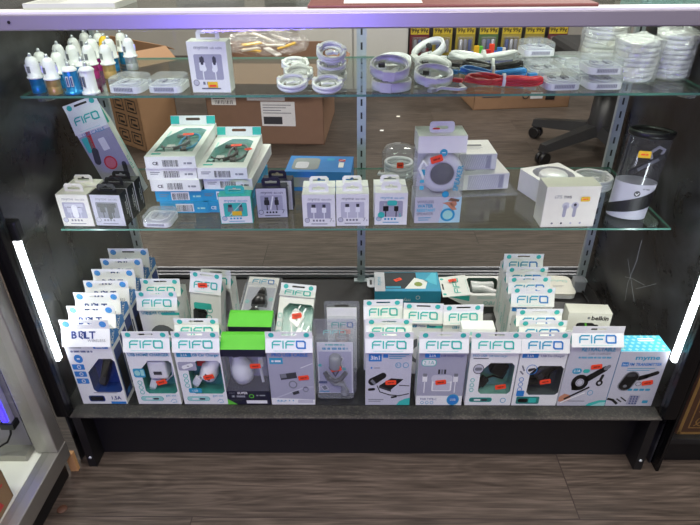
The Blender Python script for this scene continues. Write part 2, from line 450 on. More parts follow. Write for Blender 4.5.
# things on the counter
t = thing('clipboard', 'reddish-brown folder lying on the glass counter top with a white sheet on it', 'folder', (.12, .012, .938))
MB().box(-.2, .2, 0, .26, 0, .0045, mat('oxblood_cover', '6b3a35', .45), b=.0015).build('cover', t)
o = MB().box(-.08, .03, .012, .2, .9428, .9433, WHITE); o = o.build('paper_sheet'); o.location = (.05, .012, 0)
Pr(MB(), Matrix()); tag(o, 'white paper sheet on the reddish-brown folder', 'paper')
t = thing('notepad', 'white note pad lying at the end of the counter above the car chargers', 'notepad', (-.42, .02, .938))
b = MB().box(-.06, .07, 0, .09, 0, .008, mat('grey_green_paper', 'aab0a8', .6)); p = Pr(b, frame((-.06, 0, .008), (1, 0, 0), (0, 1, 0)))
for k in range(7): p.rect(.006, .008 + k*.011, .05, .010 + k*.011, MIDG)
b.build('pages', t)
for i, (x, y, w, d, h, m, lab) in enumerate(((-.25, .17, .10, .07, .03, MIDG, 'grey flat gadget case on the counter behind the note pad'),
        (-.12, .17, .08, .06, .034, DGREY, 'dark gadget tray on the counter beside the reddish folder'),
        (.46, .13, .09, .1, .03, PALETEAL, 'pale green glass dish on the counter past the reddish folder'))):
    t = thing('gadget_case' if i < 2 else 'glass_dish', lab, 'case' if i < 2 else 'dish', (x, y, .938))
    MB().prism(rr(w, d, .01), 0, h*.6, m).build('bottom_half', t); MB().prism(rr(w*.98, d*.98, .01), h*.62, h, m).build('lid' if i < 2 else 'rim', t)

# ------------------------------------------------------------------ neighbouring cases
ns = thing('aluminium_display_case', 'silver aluminium framed display case with white deck and blue tube light', 'display case', (0, 0, 0))
WDECK = mat('white_worn_deck', 'd9d7d2', .5, noise=.12, scale=9)
MB().box(-1.2, -.65, -1.2, -.015, .08, .095, WDECK).build('deck', ns)
MB().box(-1.2, -.69, -.034, -.014, .0, .93, mat('lilac_end_panel', '8d8a93', .5, scale=6)).build('end_panel', ns)
for y0, y1 in ((-.045, -.012), (-1.2, -1.16)): MB().box(-.680, -.634, y0, y1, .1005, .93, ALUB, b=.002).build('corner_post', ns)
b = MB().box(-.668, -.632, -1.2, -.012, .058, .1, ALUB, b=.002); b.box(-1.2, -.69, -.062, -.034, .095, .112, ALUB); b.build('bottom_rail', ns)
MB().box(-.68, -.634, -1.2, -.012, .931, .95, ALUB, b=.002).build('top_rail', ns)
MB().box(-1.2, -.648, -1.2, -.02, 0, .058, KICKM).build('kick_panel', ns)
MB().box(-1.2, -.69, -1.2, -.02, .93, .938, GLASS).build('counter_glass', ns)
MB().box(-.655, -.651, -1.16, -.047, .101, .93, PANE).build('front_glass', ns)
BLUEL = mat('blue_tube_light', '2a1cff', .4, emis=7)
lb = MB().box(-.716, -.700, -.05, -.036, .19, .9, mat('lilac_holder', 'a59fd0', .4)).box(-.713, -.703, -.054, -.05, .2, .9, BLUEL); lb = lb.build('blue_led_tube', ns)
MB().box(-.722, -.695, -.054, -.034, .178, .192, BLACK).tube([(-.708, -.045, .18), (-.708, -.052, .165), (-.715, -.06, .15), (-.76, -.07, .125), (-.84, -.09, .10), (-.95, -.10, .098)], .0022, BLACK).build('power_cord', lb)
t = thing('cardboard_box', 'open brown cardboard box with red printing on the white deck', 'box', (-.7125, -.205, .0956), 3)
b = MB(); w, d, h = .078, .12, .075
for a in ((-w/2, -w/2+.003, -d/2, d/2), (w/2-.003, w/2, -d/2, d/2), (-w/2, w/2, -d/2, -d/2+.003), (-w/2, w/2, d/2-.003, d/2)): b.box(*a, 0, h, KRAFT)
b.box(-w/2, w/2, -d/2, d/2, 0, .003, KRAFT)
p = Pr(b, frame((w/2, -d/2, 0), (0, 1, 0), (0, 0, 1)))
p.poly([(.03, .012), (.052, .012), (.041, .04)], RED).poly([(.062, .012), (.09, .012), (.08, .04), (.07, .04)], RED); p.line([(.015, .05), (.06, .058), (.105, .05)], .005, RED)
b.build('carton', t)
MB().box(-.034, .005, -.045, .05, .004, .05, mat('tan_filler', 'a8794b', .7), b=.004).build('inner_carton', t)
t = MB().box(-.008, .008, -.006, .004, 0, .055, mat('raw_pine', 'b98d5e', .7, scale=30)).build('wooden_block', None, (-.652, -.002 - .012, 0)); t.location = (-.640, -.004, 0.0004)
tag(t, 'small raw wooden block wedged at the foot of the aluminium case', 'block')

rc = thing('black_display_case', 'second black display case standing close beside the long one', 'display case', (0, 0, 0))
MB().box(.648, 1.3, .0, .57, .085, .1, DECKM).build('deck', rc)
MB().box(.648, 1.3, .03, .05, 0, .085, KICKM).build('kick_panel', rc)
MB().box(.642, .648, -.001, .57, 0, .93, POSTM).build('side_panel', rc)
MB().box(.653, 1.3, -.004, .03, .931, .95, FRM).build('top_frame', rc)
MB().box(.648, 1.3, .002, .005, .1005, .93, PANE).build('front_glass', rc)
t = thing('ornate_chest', 'brown leather-look box with gold tooled border in the neighbouring black case', 'box', (.806, .012, .1008))
LEA = mat('brown_leather', '4a2c1c', .5, noise=.3, scale=30, bump=.5); GT = mat('gold_tooling', 'a8834a', .4, .5, noise=.3, scale=90, bump=.6)
MB().box(-.145, .145, 0, .2, 0, .4, LEA, b=.004).build('body', t)
b = MB(); p = Pr(b, frame((-.145, 0, 0), (1, 0, 0), (0, 0, 1)), .0008)
for i, wd in ((.006, .007), (.022, .003)):
    p.line([(i, i), (.29 - i, i), (.29 - i, .4 - i), (i, .4 - i), (i, i)], wd, GT)
for k in range(9):
    for j in range(6):
        x, y = .045 + j*.04, .04 + k*.04
        p.ringo(x, y, .014, .003, GT, n=10); p.line([(x - .014, y - .012), (x, y + .004), (x + .014, y - .012)], .003, GT, 2)
b.build('gold_tooling', t)

# ------------------------------------------------------------------ behind the case
def carton(name, label, loc, rz, w, d, h, m, flaps=True):
    t = thing(name, label, 'box', loc, rz); b = MB()
    for a in ((-w/2, -w/2+.005, -d/2, d/2), (w/2-.005, w/2, -d/2, d/2), (-w/2, w/2, -d/2, -d/2+.005), (-w/2, w/2, d/2-.005, d/2)): b.box(*a, 0, h, m)
    b.box(-w/2, w/2, -d/2, d/2, 0, .005, m); body = b.build('carton', t)
    if flaps:
        for s in (-1, 1):
            M = Matrix.Translation((s*w/2, 0, h)) @ Matrix.Rotation(s*R(35), 4, 'Y')
            MB().box(*sorted((0, s*w*.2)), -d/2, d/2, -.003, .001, m, M).build('flap', t)
            M = Matrix.Translation((0, s*d/2, h)) @ Matrix.Rotation(-s*R(25), 4, 'X')
            MB().box(-w/2, w/2, *sorted((0, s*d*.25)), -.003, .001, m, M).build('flap', t)
    return t, w, d, h
t, w, d, h = carton('cardboard_box', 'big brown cardboard box with white shipping labels on the floor behind', (-.49, 2.44, .0005), -3, .62, .62, .42, KRAFTD)
b = MB(); p = Pr(b, frame((-.31, -.31, 0), (1, 0, 0), (0, 0, 1)), .001)
p.rect(.03, .21, .16, .31, WHITE).dashes(.04, .285, .1, .012, BLACK, 2); p.bars(.04, .265, .1, 3, .012, DGREY, 2, .004)
for k in range(12): p.rect(.05 + k*.008, .215, .052 + k*.008 + (k % 3)*.001, .235, BLACK, 2)
p.rect(.22, .235, .42, .268, WHITE).bars(.23, .25, .12, 1, .01, MIDG, 2, .003)
p.rect(.29, .10, .47, .23, WHITE); p.bars(.30, .21, .15, 4, .014, MIDG, 2, .004); p.rect(.30, .11, .40, .15, DGREY, 2)
b.build('shipping_labels', t)
b = MB(); p = Pr(b, frame((-.31, -.31, 0), (1, 0, 0), (0, 0, 1)), .001)
for x in (.02, .27, .5):
    b = MB(); Pr(b, frame((-.31, -.31, 0), (1, 0, 0), (0, 0, 1)), .001).rr(x, .385, x + .085, .412, .008, BLKCARD); b.build('hand_hole', t)
t2 = thing('plastic_bag', 'clear bag of yellow and white packets lying on the big brown box', 'bag', (-.5, 2.3, .43))
rnd = random.Random(3); b = MB()
for k in range(9):
    M = Matrix.Translation((rnd.uniform(-.16, .16), rnd.uniform(-.06, .1), .015 + k*.008)) @ Matrix.Rotation(rnd.uniform(-.7, .7), 4, 'Z') @ Matrix.Rotation(rnd.uniform(-.4, .4), 4, 'Y')
    b.box(-.05, .05, -.02, .02, 0, .006, (YELLOW, WHITE, CREAM)[k % 3], M)
b.build('packets', t2)
def blob(rx, ry, rz_, m, seed, n=22, rings=9, amp=.1):
    rnd = random.Random(seed); vs = []; fs = []
    for j in range(rings + 1):
        ph = -pi/2 + pi*j/rings
        for k in range(n):
            q = 1 + rnd.uniform(-amp, amp)
            vs.append((rx*cos(ph)*cos(2*pi*k/n)*q, ry*cos(ph)*sin(2*pi*k/n)*q, rz_*(sin(ph)*q + 1) if j not in (0, rings) else rz_*(sin(ph) + 1)))
    for j in range(rings):
        for k in range(n): fs.append((j*n+k, j*n+(k+1) % n, (j+1)*n+(k+1) % n, (j+1)*n+k))
    return MB().add(vs, fs, m)
blob(.24, .13, .06, clear('thin_bag_film', base=.10, gain=.7, rough=.16, haze=.07, bump=1.0, bscale=45), 4).build('film', t2)
t, w, d, h = carton('cardboard_box', 'tall brown cardboard box with black handling pictograms on its side', (-1.255, 2.247, .0005), -38, .5, .22, .50, KRAFT)
b = MB(); p = Pr(b, frame((-.25, -.11, 0), (1, 0, 0), (0, 0, 1)), .001)
for c in range(2):
    for k in range(5):
        x, y = .5 - .11 - c*.115, .03 + k*.085
        p.line([(x, y), (x + .085, y), (x + .085, y + .06), (x, y + .06), (x, y)], .006, BLACK); p.line([(x + .02, y + .015), (x + .02, y + .045), (x + .06, y + .045)], .008, BLACK); p.rect(x + .03, y + .012, x + .07, y + .024, BLACK)
b.build('pictograms', t)
t, w, d, h = carton('cardboard_box', 'low brown cardboard box with recycling marks below the packet rack', (1.0, 2.98, 0), 6, .62, .4, .16, KRAFT, False)
b = MB(); p = Pr(b, frame((-.31, -.2, 0), (1, 0, 0), (0, 0, 1)), .001)
p.rect(.05, .09, .2, .097, DGREY).rect(.05, .075, .17, .081, DGREY); b.build('printed_line', t)
for k in range(3):
    b = MB(); p = Pr(b, frame((-.31, -.2, 0), (1, 0, 0), (0, 0, 1)), .001)
    if k == 0: p.ringo(.33, .08, .022, .006, BLACK)
    elif k == 1: p.rect(.36, .06, .44, .1, WHITE)
    else: p.rect(.46, .05, .52, .11, BLACK)
    b.build(('recycling_mark', 'paper_label', 'printed_mark')[k], t); MB().box(-.31, .31, -.2, .2, .16, .165, KRAFT).build('lid', t)

t = thing('metal_cabinet', 'pale grey two-door metal cabinet standing behind the middle of the case', 'cabinet', (-.05, 3.1, 0))
GC = mat('pale_grey_enamel', 'c6c6c2', .5, scale=6)
MB().box(-.36, .36, 0, .5, .03, 1.0, GC).box(-.34, .34, .02, .48, 0, .03, BLACK).build('carcass', t)
for x in (-.35, .005):
    d = MB().box(x, x + .345, -.018, 0, .05, .98, GC, b=.003).build('door', t)
    MB().box(x + (.3 if x < 0 else .03), x + (.315 if x < 0 else .045), -.03, -.018, .48, .6, STEEL, b=.003).build('handle', d)

t = thing('packet_rack', 'black wire rack of yellow carded packets behind the case', 'rack', (.86, 3.32, 0))
b = MB().box(-.53, .55, .05, .07, .02, 1.3, mat('rack_board', '2c2b2b', .7)); b.build('back_board', t)
for x in (-.53, .53): MB().box(x, x + .02, -.12, .07, 0, .03, BLACK).build('foot', t)
for r in range(3):
    for k in range(7): MB().tube([(-.46 + k*.155, .05, .46 + r*.3), (-.46 + k*.155, -.06, .46 + r*.3)], .004, STEEL, n=6).build('hook', t)
CARDC = ('6d1a26', 'a8962a', '9c8c2e', '4c6a3a', '9a8a3c', '8f8038', '5c1a26')
PDESC = ('dark red', 'yellow', 'yellow and grey', 'green and blue', 'yellow and silver', 'yellow and pale', 'maroon')
for r in range(3):
    for k in range(7):
        t = thing('carded_packet', f'{PDESC[k]} carded packet with a yellow price strip, {("lowest", "middle", "top")[r]} row of the rack', 'packet', (.86 - .46 + k*.155, 3.25, .235 + r*.3), 0, 'carded packets on the rack')
        b = MB().box(-.065, .065, 0, .008, 0, .19, mat('packet_card_%d' % k, CARDC[k], .6)); p = Pr(b, frame((-.065, 0, 0), (1, 0, 0), (0, 0, 1)), .0006)
        p.rect(.004, .135, .126, .19, mat('price_strip', 'cdb32c', .6))
        p.text('99\u00a2', .035, .148, .026, BLACK, bold=True).text('99\u00a2', .095, .148, .026, BLACK, bold=True); b.build('card', t)
        b = MB(); b.box(-.05, .05, -.025, 0, .02, .12, HARD, b=.006); b.build('blister', t)
        b = MB(); 
        for j in range(3): b.lathe([(.012, .03), (.012, .1), (.004, .105)], (MIDG, NAVY, SILV)[(j + k) % 3], Matrix.Translation((-.03 + j*.03, -.0125, 0)), n=10)
        b.build('batteries', t)
t = thing('blue_packet_box', 'low blue box of colourful packets standing on the low brown box', 'box', (.82, 2.98, .165), 4)
MB().box(-.13, .13, -.1, .1, 0, .13, mat('cobalt_card', '1b3fa6', .5)).build('carton', t)
for k in range(6): MB().box(-.11 + k*.037, -.08 + k*.037, -.06 + (k % 2)*.05, -.04 + (k % 2)*.05, .1302, .19 - (k % 3)*.012, (YELLOW, GREEN, RED, ORANGE, BLUE, CREAM)[k]).build('packet', t)

t = thing('office_chair', 'black office chair on a five-legged base with casters behind the case', 'chair', (1.20, 1.97, .0005), 0)
CH = mat('chair_nylon', '26272a', .4); CF = mat('chair_fabric', '141416', .85)
for k in range(5):
    a = R(206 + 72*k); e = Vector((cos(a), sin(a), 0)); M = Matrix.Rotation(a, 4, 'Z')
    b = MB(); n = 8; vs = []; 
    for i in range(n + 1):
        q = i/n; x = .03 + .33*q; z = .135 - .05*q; w = .042 - .014*q; hh = .026 - .008*q
        vs += [(x, -w, z - hh), (x, w, z - hh), (x, w*.6, z + hh), (x, -w*.6, z + hh)]
    fs = [(i*4+j, i*4+(j+1) % 4, i*4+4+(j+1) % 4, i*4+4+j) for i in range(n) for j in range(4)] + [(0, 1, 2, 3), (n*4+3, n*4+2, n*4+1, n*4)]
    b.add(vs, fs, CH, M); l = b.build('base_leg', t)
    b = MB()
    for s in (-1, 1): b.lathe([(.027, -.010), (.032, -.007), (.032, .007), (.027, .010)], BLACK, M @ Matrix.Translation((.345, s*.015, .032)) @ Matrix.Rotation(pi/2, 4, 'X'), n=18)
    b.lathe([(.018, .035), (.02, .062), (.012, .07)], BLACK, M @ Matrix.Translation((.345, 0, .004)), n=14); b.build('caster', l)
MB().lathe([(.06, .1), (.065, .17), (.06, .18), (.056, .36), (.04, .36), (.04, .42)], CH).build('gas_column', t)
MB().box(-.1, .1, -.12, .12, .42, .45, CH, b=.01).build('tilt_mechanism', t)
MB().box(-.25, .25, -.25, .24, .45, .54, CF, b=.03).build('seat', t)
MB().box(.21, .28, -.23, .23, .62, 1.12, CF, b=.03).build('backrest', t)
MB().tube([(.1, 0, .44), (.3, 0, .47), (.32, 0, .6), (.28, 0, .75)], .022, CH, n=8).build('back_support', t)
for s in (-1, 1): MB().tube([(.05, s*.24, .47), (.05, s*.3, .5), (.05, s*.3, .68), (-.14, s*.3, .7), (.16, s*.3, .7)], .017, CH, n=8).build('armrest', t)
for x, y, r, m, lab in ((.86, .012, .004, WHITE, 'tiny white paper crumb on the floor before the black case at the end'), (.12, 2.35, .012, WHITE, 'white paper scrap on the floor behind the middle post'), (.23, 2.62, .012, CREAM, 'pale paper scrap farther back on the floor behind the post')):
    o = MB().add([(-r, -r*.6, .0006), (r*.8, -r, .0006), (r, r*.7, .002), (-r*.6, r, .0012), (0, 0, .004)], [(0, 1, 4), (1, 2, 4), (2, 3, 4), (3, 0, 4), (3, 2, 1, 0)], m).build('paper_scrap', None, (x, y, .0004)); tag(o, lab, 'paper scrap')
o = MB().lathe([(.010, 0), (.0105, .001), (.009, .0022), (0, .0025)], mat('brown_cap', '4a2f22', .6), n=18).build('bottle_cap', None, (-.625, -.105, .0004)); tag(o, 'small brown round cap lying on the floor beside the aluminium case', 'cap')
# ------------------------------------------------------------------ products: gabled hang boxes
DZ += .0005; S1 += .0004; S2 += .0004      # a hair of clearance under everything that stands
FF = lambda w, y=0: frame((-w/2, y, 0), (1, 0, 0), (0, 0, 1))

def wall_charger(b, x, z, y, s=1.0, m=None, a=0):
    """cube USB wall plug with two prongs, seen from its USB end"""
    M = Matrix.Translation((x, y, z)) @ Matrix.Rotation(R(a), 4, 'Y') @ Matrix.Scale(s, 4)
    b.box(-.014, .014, -.011, .011, -.017, .012, m or WPLAS, M, b=.004)
    b.box(-.008, -.006, -.003, .003, .012, .024, SILV, M).box(.006, .008, -.003, .003, .012, .024, SILV, M)
    b.box(-.006, .006, -.0115, -.0108, -.008, -.003, DGREY, M)
def usb_plug(b, x, z, y, a=0, m=None, s=1.0):
    M = Matrix.Translation((x, y, z)) @ Matrix.Rotation(R(a), 4, 'Y') @ Matrix.Scale(s, 4)
    b.box(-.006, .006, -.003, .003, 0, .016, m or WPLAS, M, b=.001); b.box(-.0048, .0048, -.002, .002, .016, .026, SILV, M)
    b.tube([(0, 0, 0), (0, 0, -.012), (.004, 0, -.02)], .0018, m or WPLAS, M=M)
def car_plug(b, x, z, y, a=0, m=None, s=1.0):
    M = Matrix.Translation((x, y, z)) @ Matrix.Rotation(R(a), 4, 'Y') @ Matrix.Scale(s, 4)
    b.lathe([(.013, -.02), (.014, -.006), (.0105, 0), (.0105, .022), (.006, .032), (.003, .033), (.003, .038)], m or WPLAS, M, n=14)
    b.box(-.005, .005, -.0145, -.0125, -.017, -.009, DGREY, M)

def gable(name, label, loc, rz=0, w=.092, d=.042, h=.190, hs=.152, ref=.125, yr=.008, tab=.0165, dots=TEAL, logo=(TEAL, None), win=None, back=TEALD, wd=.03,
          content=None, prints=None, sides=None, stick=None, group=None, title=None, lie=None, cat='box', head=WHITE, bolt=False, film=True):
    t = thing(name, label, cat, loc, rz, group); hr = h - tab; ky = hs/ref; KY = Matrix.Diagonal((1, ky, 1, 1))
    P = lambda b, n: b.build(n, t)
    # carton with its die-cut front
    b = MB(); prof = [(0, 0), (d, 0), (d, hs), (yr + .001, hr), (yr, hr), (0, hs)]
    for s in (-1, 1):
        vs = [(s*w/2, y, z) for y, z in prof]; b.add(vs, [list(range(6)) if s > 0 else list(range(6))[::-1]], WHITE)
    b.add([(x, y, z) for y, z in prof for x in (-w/2, w/2)], [(0, 2, 3, 1), (3, 2, 4, 5), (7, 5, 4, 6), (11, 9, 8, 10)], WHITE)
    F = FF(w); outer = [(0, 0), (w, 0), (w, hs), (0, hs)]; 
    if win: win = [(x, y*ky) for x, y in win]
    if win:
        loops = [outer, win]; flat = outer + win
        tri = tessellate_polygon([[Vector((x, y, 0)) for x, y in l] for l in loops])
        b.add([(x, y, 0) for x, y in flat], [tuple(f) for f in tri], WHITE, F)
        b.prism(win, -wd, 0, back, F, cap=False); b.add([(x, y, -wd) for x, y in win], [list(range(len(win)))], back, F)
    else: b.add([(x, y, 0) for x, y in outer], [(0, 1, 2, 3)], WHITE, F)
    if sides: sides(b, w, d, hs, hr, yr)
    P(b, 'carton')
    if win and film:
        b = MB(); b.add([(x, y, -.0005) for x, y in win], [list(range(len(win)))], FILM, F); P(b, 'window_film')
    # folded header card: tab with a hang slot, printed slope, lip
    b = MB(); sl = Vector((0, yr, hr - hs)); L = sl.length
    FT = frame((-w/2 - .001, yr - .0002, hr - .001), (1, 0, 0), (0, .04, 1)); W = w + .002
    slot = [(W/2 + x, tab*.58 + y) for x, y in rr(.030, .0042, .002, 3)]
    b.plate(FT, [(0, 0), (W, 0), (W, h - hr), (0, h - hr)], [slot], head, .0008)
    p = Pr(b, FT, .0009)
    if dots:
        for x in (.012, W - .012): p.circ(x, tab*.52, tab*.34, dots)
    FS = frame((-w/2 - .001, -.0015, hs), (1, 0, 0), (0, yr + .001, hr - hs))
    b.add([(0, -.007, .0006), (W, -.007, .0006), (W, L, 0), (0, L, 0), (0, -.007, -.0006), (W, -.007, -.0006)], [(0, 1, 2, 3), (4, 5, 1, 0)], head, FS)
    p = Pr(b, FS, .0009)
    if bolt:
        p.text('B', .026, L*.34, .0145, NAVY, bold=True); p.text('LT', .058, L*.34, .0145, NAVY, bold=True)
        y0 = L*.34
        p.line([(.0425, y0), (.0365, y0 + .004), (.0365, y0 + .0135)], .003, NAVY, 2); p.line([(.040, y0 + .0145), (.0465, y0 + .0115), (.0465, y0 + .001)], .003, NAVY, 2); p.line([(.0435, y0 + .011), (.0405, y0 + .0078), (.043, y0 + .0068), (.040, y0 + .003)], .0014, NAVY, 2)
        p.text('WIRELESS', .07, L*.12, .005, MIDG, w=.036, L=2)
    else:
        p.logo(W*.15, L*.5 - .0085, W*.70, .0142, *logo)
        p.dashes(W*.17, -.0035, W*.62, .0012, PALETEAL)
    P(b, 'header')
    b = MB(); p = Pr(b, F @ KY)
    if title: p.text(title[0], w*title[3] if len(title) > 3 else w/2, ref - .0158, (title[2] if len(title) > 2 else .0055)*1.15, title[1], w=None if len(title) < 5 else title[4], bold=True)
    if prints: prints(p, w, ref)
    if b.v: P(b, 'front_print')
    if content:
        b = MB(); content(b, w, ref); b.v = [Vector((v.x, max(v.y + .004, .0008), v.z*ky)) for v in b.v]; b.build('device', t)
    if stick: sticker(t, F, stick[0], stick[1]*ky, *stick[2:])
    if lie:          # lie = (axis matrix) lay the whole box down
        t.rotation_euler = lie
    return t

def chamf(x0, y0, x1, y1, c=.02, r=.006):
    return [(x0 + r, y0), (x1 - r, y0), (x1, y0 + r), (x1, y1 - r), (x1 - r, y1), (x0 + c, y1), (x0, y1 - c), (x0, y0 + r)]

def pill_strip(p, w, m=PALETEAL, txt=True):
    p.rr(.008, .008, .056, .0185, .005, TEAL, 1).rr(.009, .009, .055, .0175, .0045, m, 2)
    p.cap(.02, .013, .03, .013, .002, WHITE, 3).cap(.036, .013, .044, .013, .002, DGREY, 3)
    if txt:
        p.text('get set', w - .019, .0185, .005, TEALB, w=.022)
        p.line([(w-.022, .006), (w-.017, .012), (w-.011, .011), (w-.009, .005), (w-.018, .004)], .0009, TEALB)

def side_teal(b, w, d, hs, hr, yr):
    for s in (-1, 1):
        F = frame((s*w/2, 0 if s > 0 else d, 0), (0, 1, 0) if s > 0 else (0, -1, 0), (0, 0, 1)); p = Pr(b, F)
        f = (lambda y: y) if s > 0 else (lambda y: d - y)
        p.poly([(f(y), z) for y, z in ([(.001, hs - .004), (d*.5, hs - .004), (yr, hr - .006), (yr - .002, hr - .006)] if s > 0 else [(d*.5, hs - .004), (.001, hs - .004), (yr - .002, hr - .006), (yr, hr - .006)])], TEAL)
        p.text('FIFO', d/2, hs*.42, .011, TEAL, rot=90); 
        for k in range(3): p.rect(d*.7 + k*.003, .02, d*.7 + k*.003 + .0012, hs*.75, PALETEAL)

def side_bolt(b, w, d, hs, hr, yr):
    F = frame((w/2, 0, 0), (0, 1, 0), (0, 0, 1)); p = Pr(b, F)
    p.poly([(.0005, hs - .012), (d - .001, hs - .012), (d - .001, hs + .006), (yr + .002, hr - .003), (yr, hr - .003)], BLUE)
    p.text('BOLT', d*.5, hs + .004, .010, WHITE, bold=True, rot=50, L=2)
    p.poly([(.004, .012), (d - .004, .012), (d - .004, hs - .022), (.004, hs - .022)], NAVY); p.poly([(.008, .03), (d - .008, .03), (d - .008, hs - .05), (.008, hs - .05)], BLKCARD, 2)
    p.circ(d/2, .022, .007, BLUE, 2)

# --- front row, standing on the deck with their fronts to the pane
FY = .036
# 1 + column: navy lettered boxes
def bolt_print(p, w, hs):
    p.rect(.010, hs - .011, .034, hs - .0095, MIDG).rr(.058, hs - .012, .088, hs - .004, .0015, BLUE).text('BOLT', .073, hs - .0105, .0055, WHITE, bold=True)
    p.dashes(.010, hs - .020, .044, .0038, NAVY)
    p.circ(.021, hs - .034, .009, BLUE).rect(.018, hs - .0355, .024, hs - .0325, WHITE, 2)
    for k in range(3): p.rr(.003, hs - .058 - k*.016, .028, hs - .046 - k*.016, .002, BLUE).ringo(.017, hs - .052 - k*.016, .004, .0014, WHITE, 2)
    p.rr(.016, .006, .050, .020, .004, NAVY).rr(.019, .008, .047, .018, .003, BLKCARD, 2)
    p.text('1.5A', w - .02, .011, .008, NAVY, bold=True).rect(w - .034, 0.0005, w - .002, .006, BLUE)
    p.bars(.03, .026, .05, 1, .003, MIDG)
def bolt_dev(b, w, hs):
    M = Matrix.Translation((.013, .014, .068)) @ Matrix.Rotation(R(24), 4, 'Y')
    b.box(-.008, .008, -.008, .008, -.036, .03, BLACK, M, b=.004).box(-.005, .005, -.0085, -.0078, -.03, -.012, DGREY, M); b.lathe([(.006, .03), (.006, .05), (.003, .052)], BLKCARD, M, n=12)
RLAB = ['front box of the navy-lettered column with the black car charger in its blue window'] + [
    f'navy-lettered white box with blue dots, {n} behind the front box of its column' for n in ('first', 'second', 'third', 'fourth', 'fifth')] + ['rearmost box of the navy-lettered column, its header topmost of all']
BY = [.036, .083, .131, .178, .225, .271, .318]; BX = [-.551, -.5565, -.564, -.562, -.5635, -.561, -.562]
b0 = gable('charger_box', RLAB[0], (BX[0], BY[0], DZ), 0, w=.095, d=.042, h=.215, hs=.166, ref=.138, yr=.012, tab=.021, dots=DOTB, bolt=True, win=chamf(.032, .028, .093, .104, .03), back=NAVY,
           content=bolt_dev, prints=bolt_print, sides=side_bolt, group='navy-lettered charger boxes')
for k in range(1, 7): dup(b0, (BX[k], BY[k], DZ), (0, .6, -.5, .4, -.3, .5, -.6)[k], RLAB[k], 'navy-lettered charger boxes')

G = 'teal-lettered charger boxes'
def home_dev(b, w, hs):
    wall_charger(b, .008, .076, .016, 1.4); usb_plug(b, -.006, .046, .010, 205, s=1.15)
    b.tube([(-.004, .012, .045), (.012, .02, .035), (.03, .02, .05), (.034, .02, .08), (.02, .022, .095)], .0018, WPLAS)
def home_print(p, w, hs):
    p.rr(.006, .062, .030, .082, .004, TEALB); p.circ(.014, .072, .006, PALETEAL, 2).rect(.021, .066, .028, .079, PALETEAL, 2)
    for k in range(3): p.ringo(.014, .050 - k*.011, .005, .0014, TEAL)
    pill_strip(p, w)
gable('charger_box', 'teal-lettered box with a white cube wall plug in its window, beside the navy-lettered column', (-.433, FY, DZ), 0, win=chamf(.022, .025, .089, .099), content=home_dev,
      prints=home_print, stick=(.060, .052, 18), sides=side_teal, group=G, title=('USB HOME CHARGER', TEALB, .0052))
def car_dev(b, w, hs):
    car_plug(b, .020, .076, .016, 30, s=1.35); usb_plug(b, -.010, .052, .010, 215, s=1.25)
    b.box(-.012, .006, .018, .022, .072, .09, RED)
    b.tube([(-.012, .01, .05), (.0, .02, .04), (.02, .02, .045), (.026, .018, .06)], .0018, WPLAS)
def car_print(p, w, hs):
    p.rr(.003, .078, .040, .097, .003, LAV).cap(.014, .085, .03, .09, .004, WHITE, 2).rect(.021, .087, .025, .0885, DGREY, 3)
    p.rr(.004, hs - .0175, .034, hs - .009, .001, TEALB).text('2.1A', .019, hs - .0155, .005, WHITE, bold=True)
    for k in range(3): p.ringo(.014, .066 - k*.011, .005, .0014, TEAL)
    p.rr(.015, .027, .042, .038, .003, TEALB, 2).text('USB', .028, .030, .005, WHITE, L=3); pill_strip(p, w)
gable('charger_box', 'teal-lettered box with a tilted white car plug in its window, next to the green-topped box', (-.334, FY, DZ), 0, w=.093, win=chamf(.022, .025, .090, .099), content=car_dev,
      prints=car_print, stick=(.062, .064, 15), sides=side_teal, group=G, title=('USB Car Charger', TEALB, .005, .66))
def cable_print(p, w, hs):
    p.rr(.004, hs - .032, .031, hs - .019, .001, TEALB).dashes(.008, hs - .028, .019, .004, WHITE, 2)
    p.poly([(0, 0.0), (w, 0), (w, hs - .004), (0, hs - .004)], LAV, -.5)
    p.poly([(0, .0), (w, 0), (w, .012), (0, .016)], WHITE, 0)
    p.obox(.040, .066, .034, .013, 8, DGREY).obox(.030, .0665, .012, .009, 8, MIDG, 2).ringo(.048, .047, .009, .0025, MIDG)
    p.line([(.066, .084), (.09, .094)], .0012, WHITE).line([(.012, .016), (.05, .032), (.074, .041), (.09, .042)], .002, GREYW)
    p.obox(.053, .028, .014, .007, 18, DGREY).ringo(.074, .036, .006, .0016, MIDG).text('USB-A', .02, .006, .0045, TEALB).rect(.056, .004, .088, .012, GREYW, 1)
    for k in range(5): p.circ(.014 + k*.008, .0095, .0014, TEALB, 1)
gable('cable_box', 'flat-printed lavender box for a USB cable, with blue-green lettering, beside the clear blister pack', (-.148, FY, DZ), 0, logo=(TEAL, BLUE), prints=cable_print, stick=(.071, .063, 8),
      group=G, title=('PRO USB CABLE', BLUE, .0062), sides=side_teal)
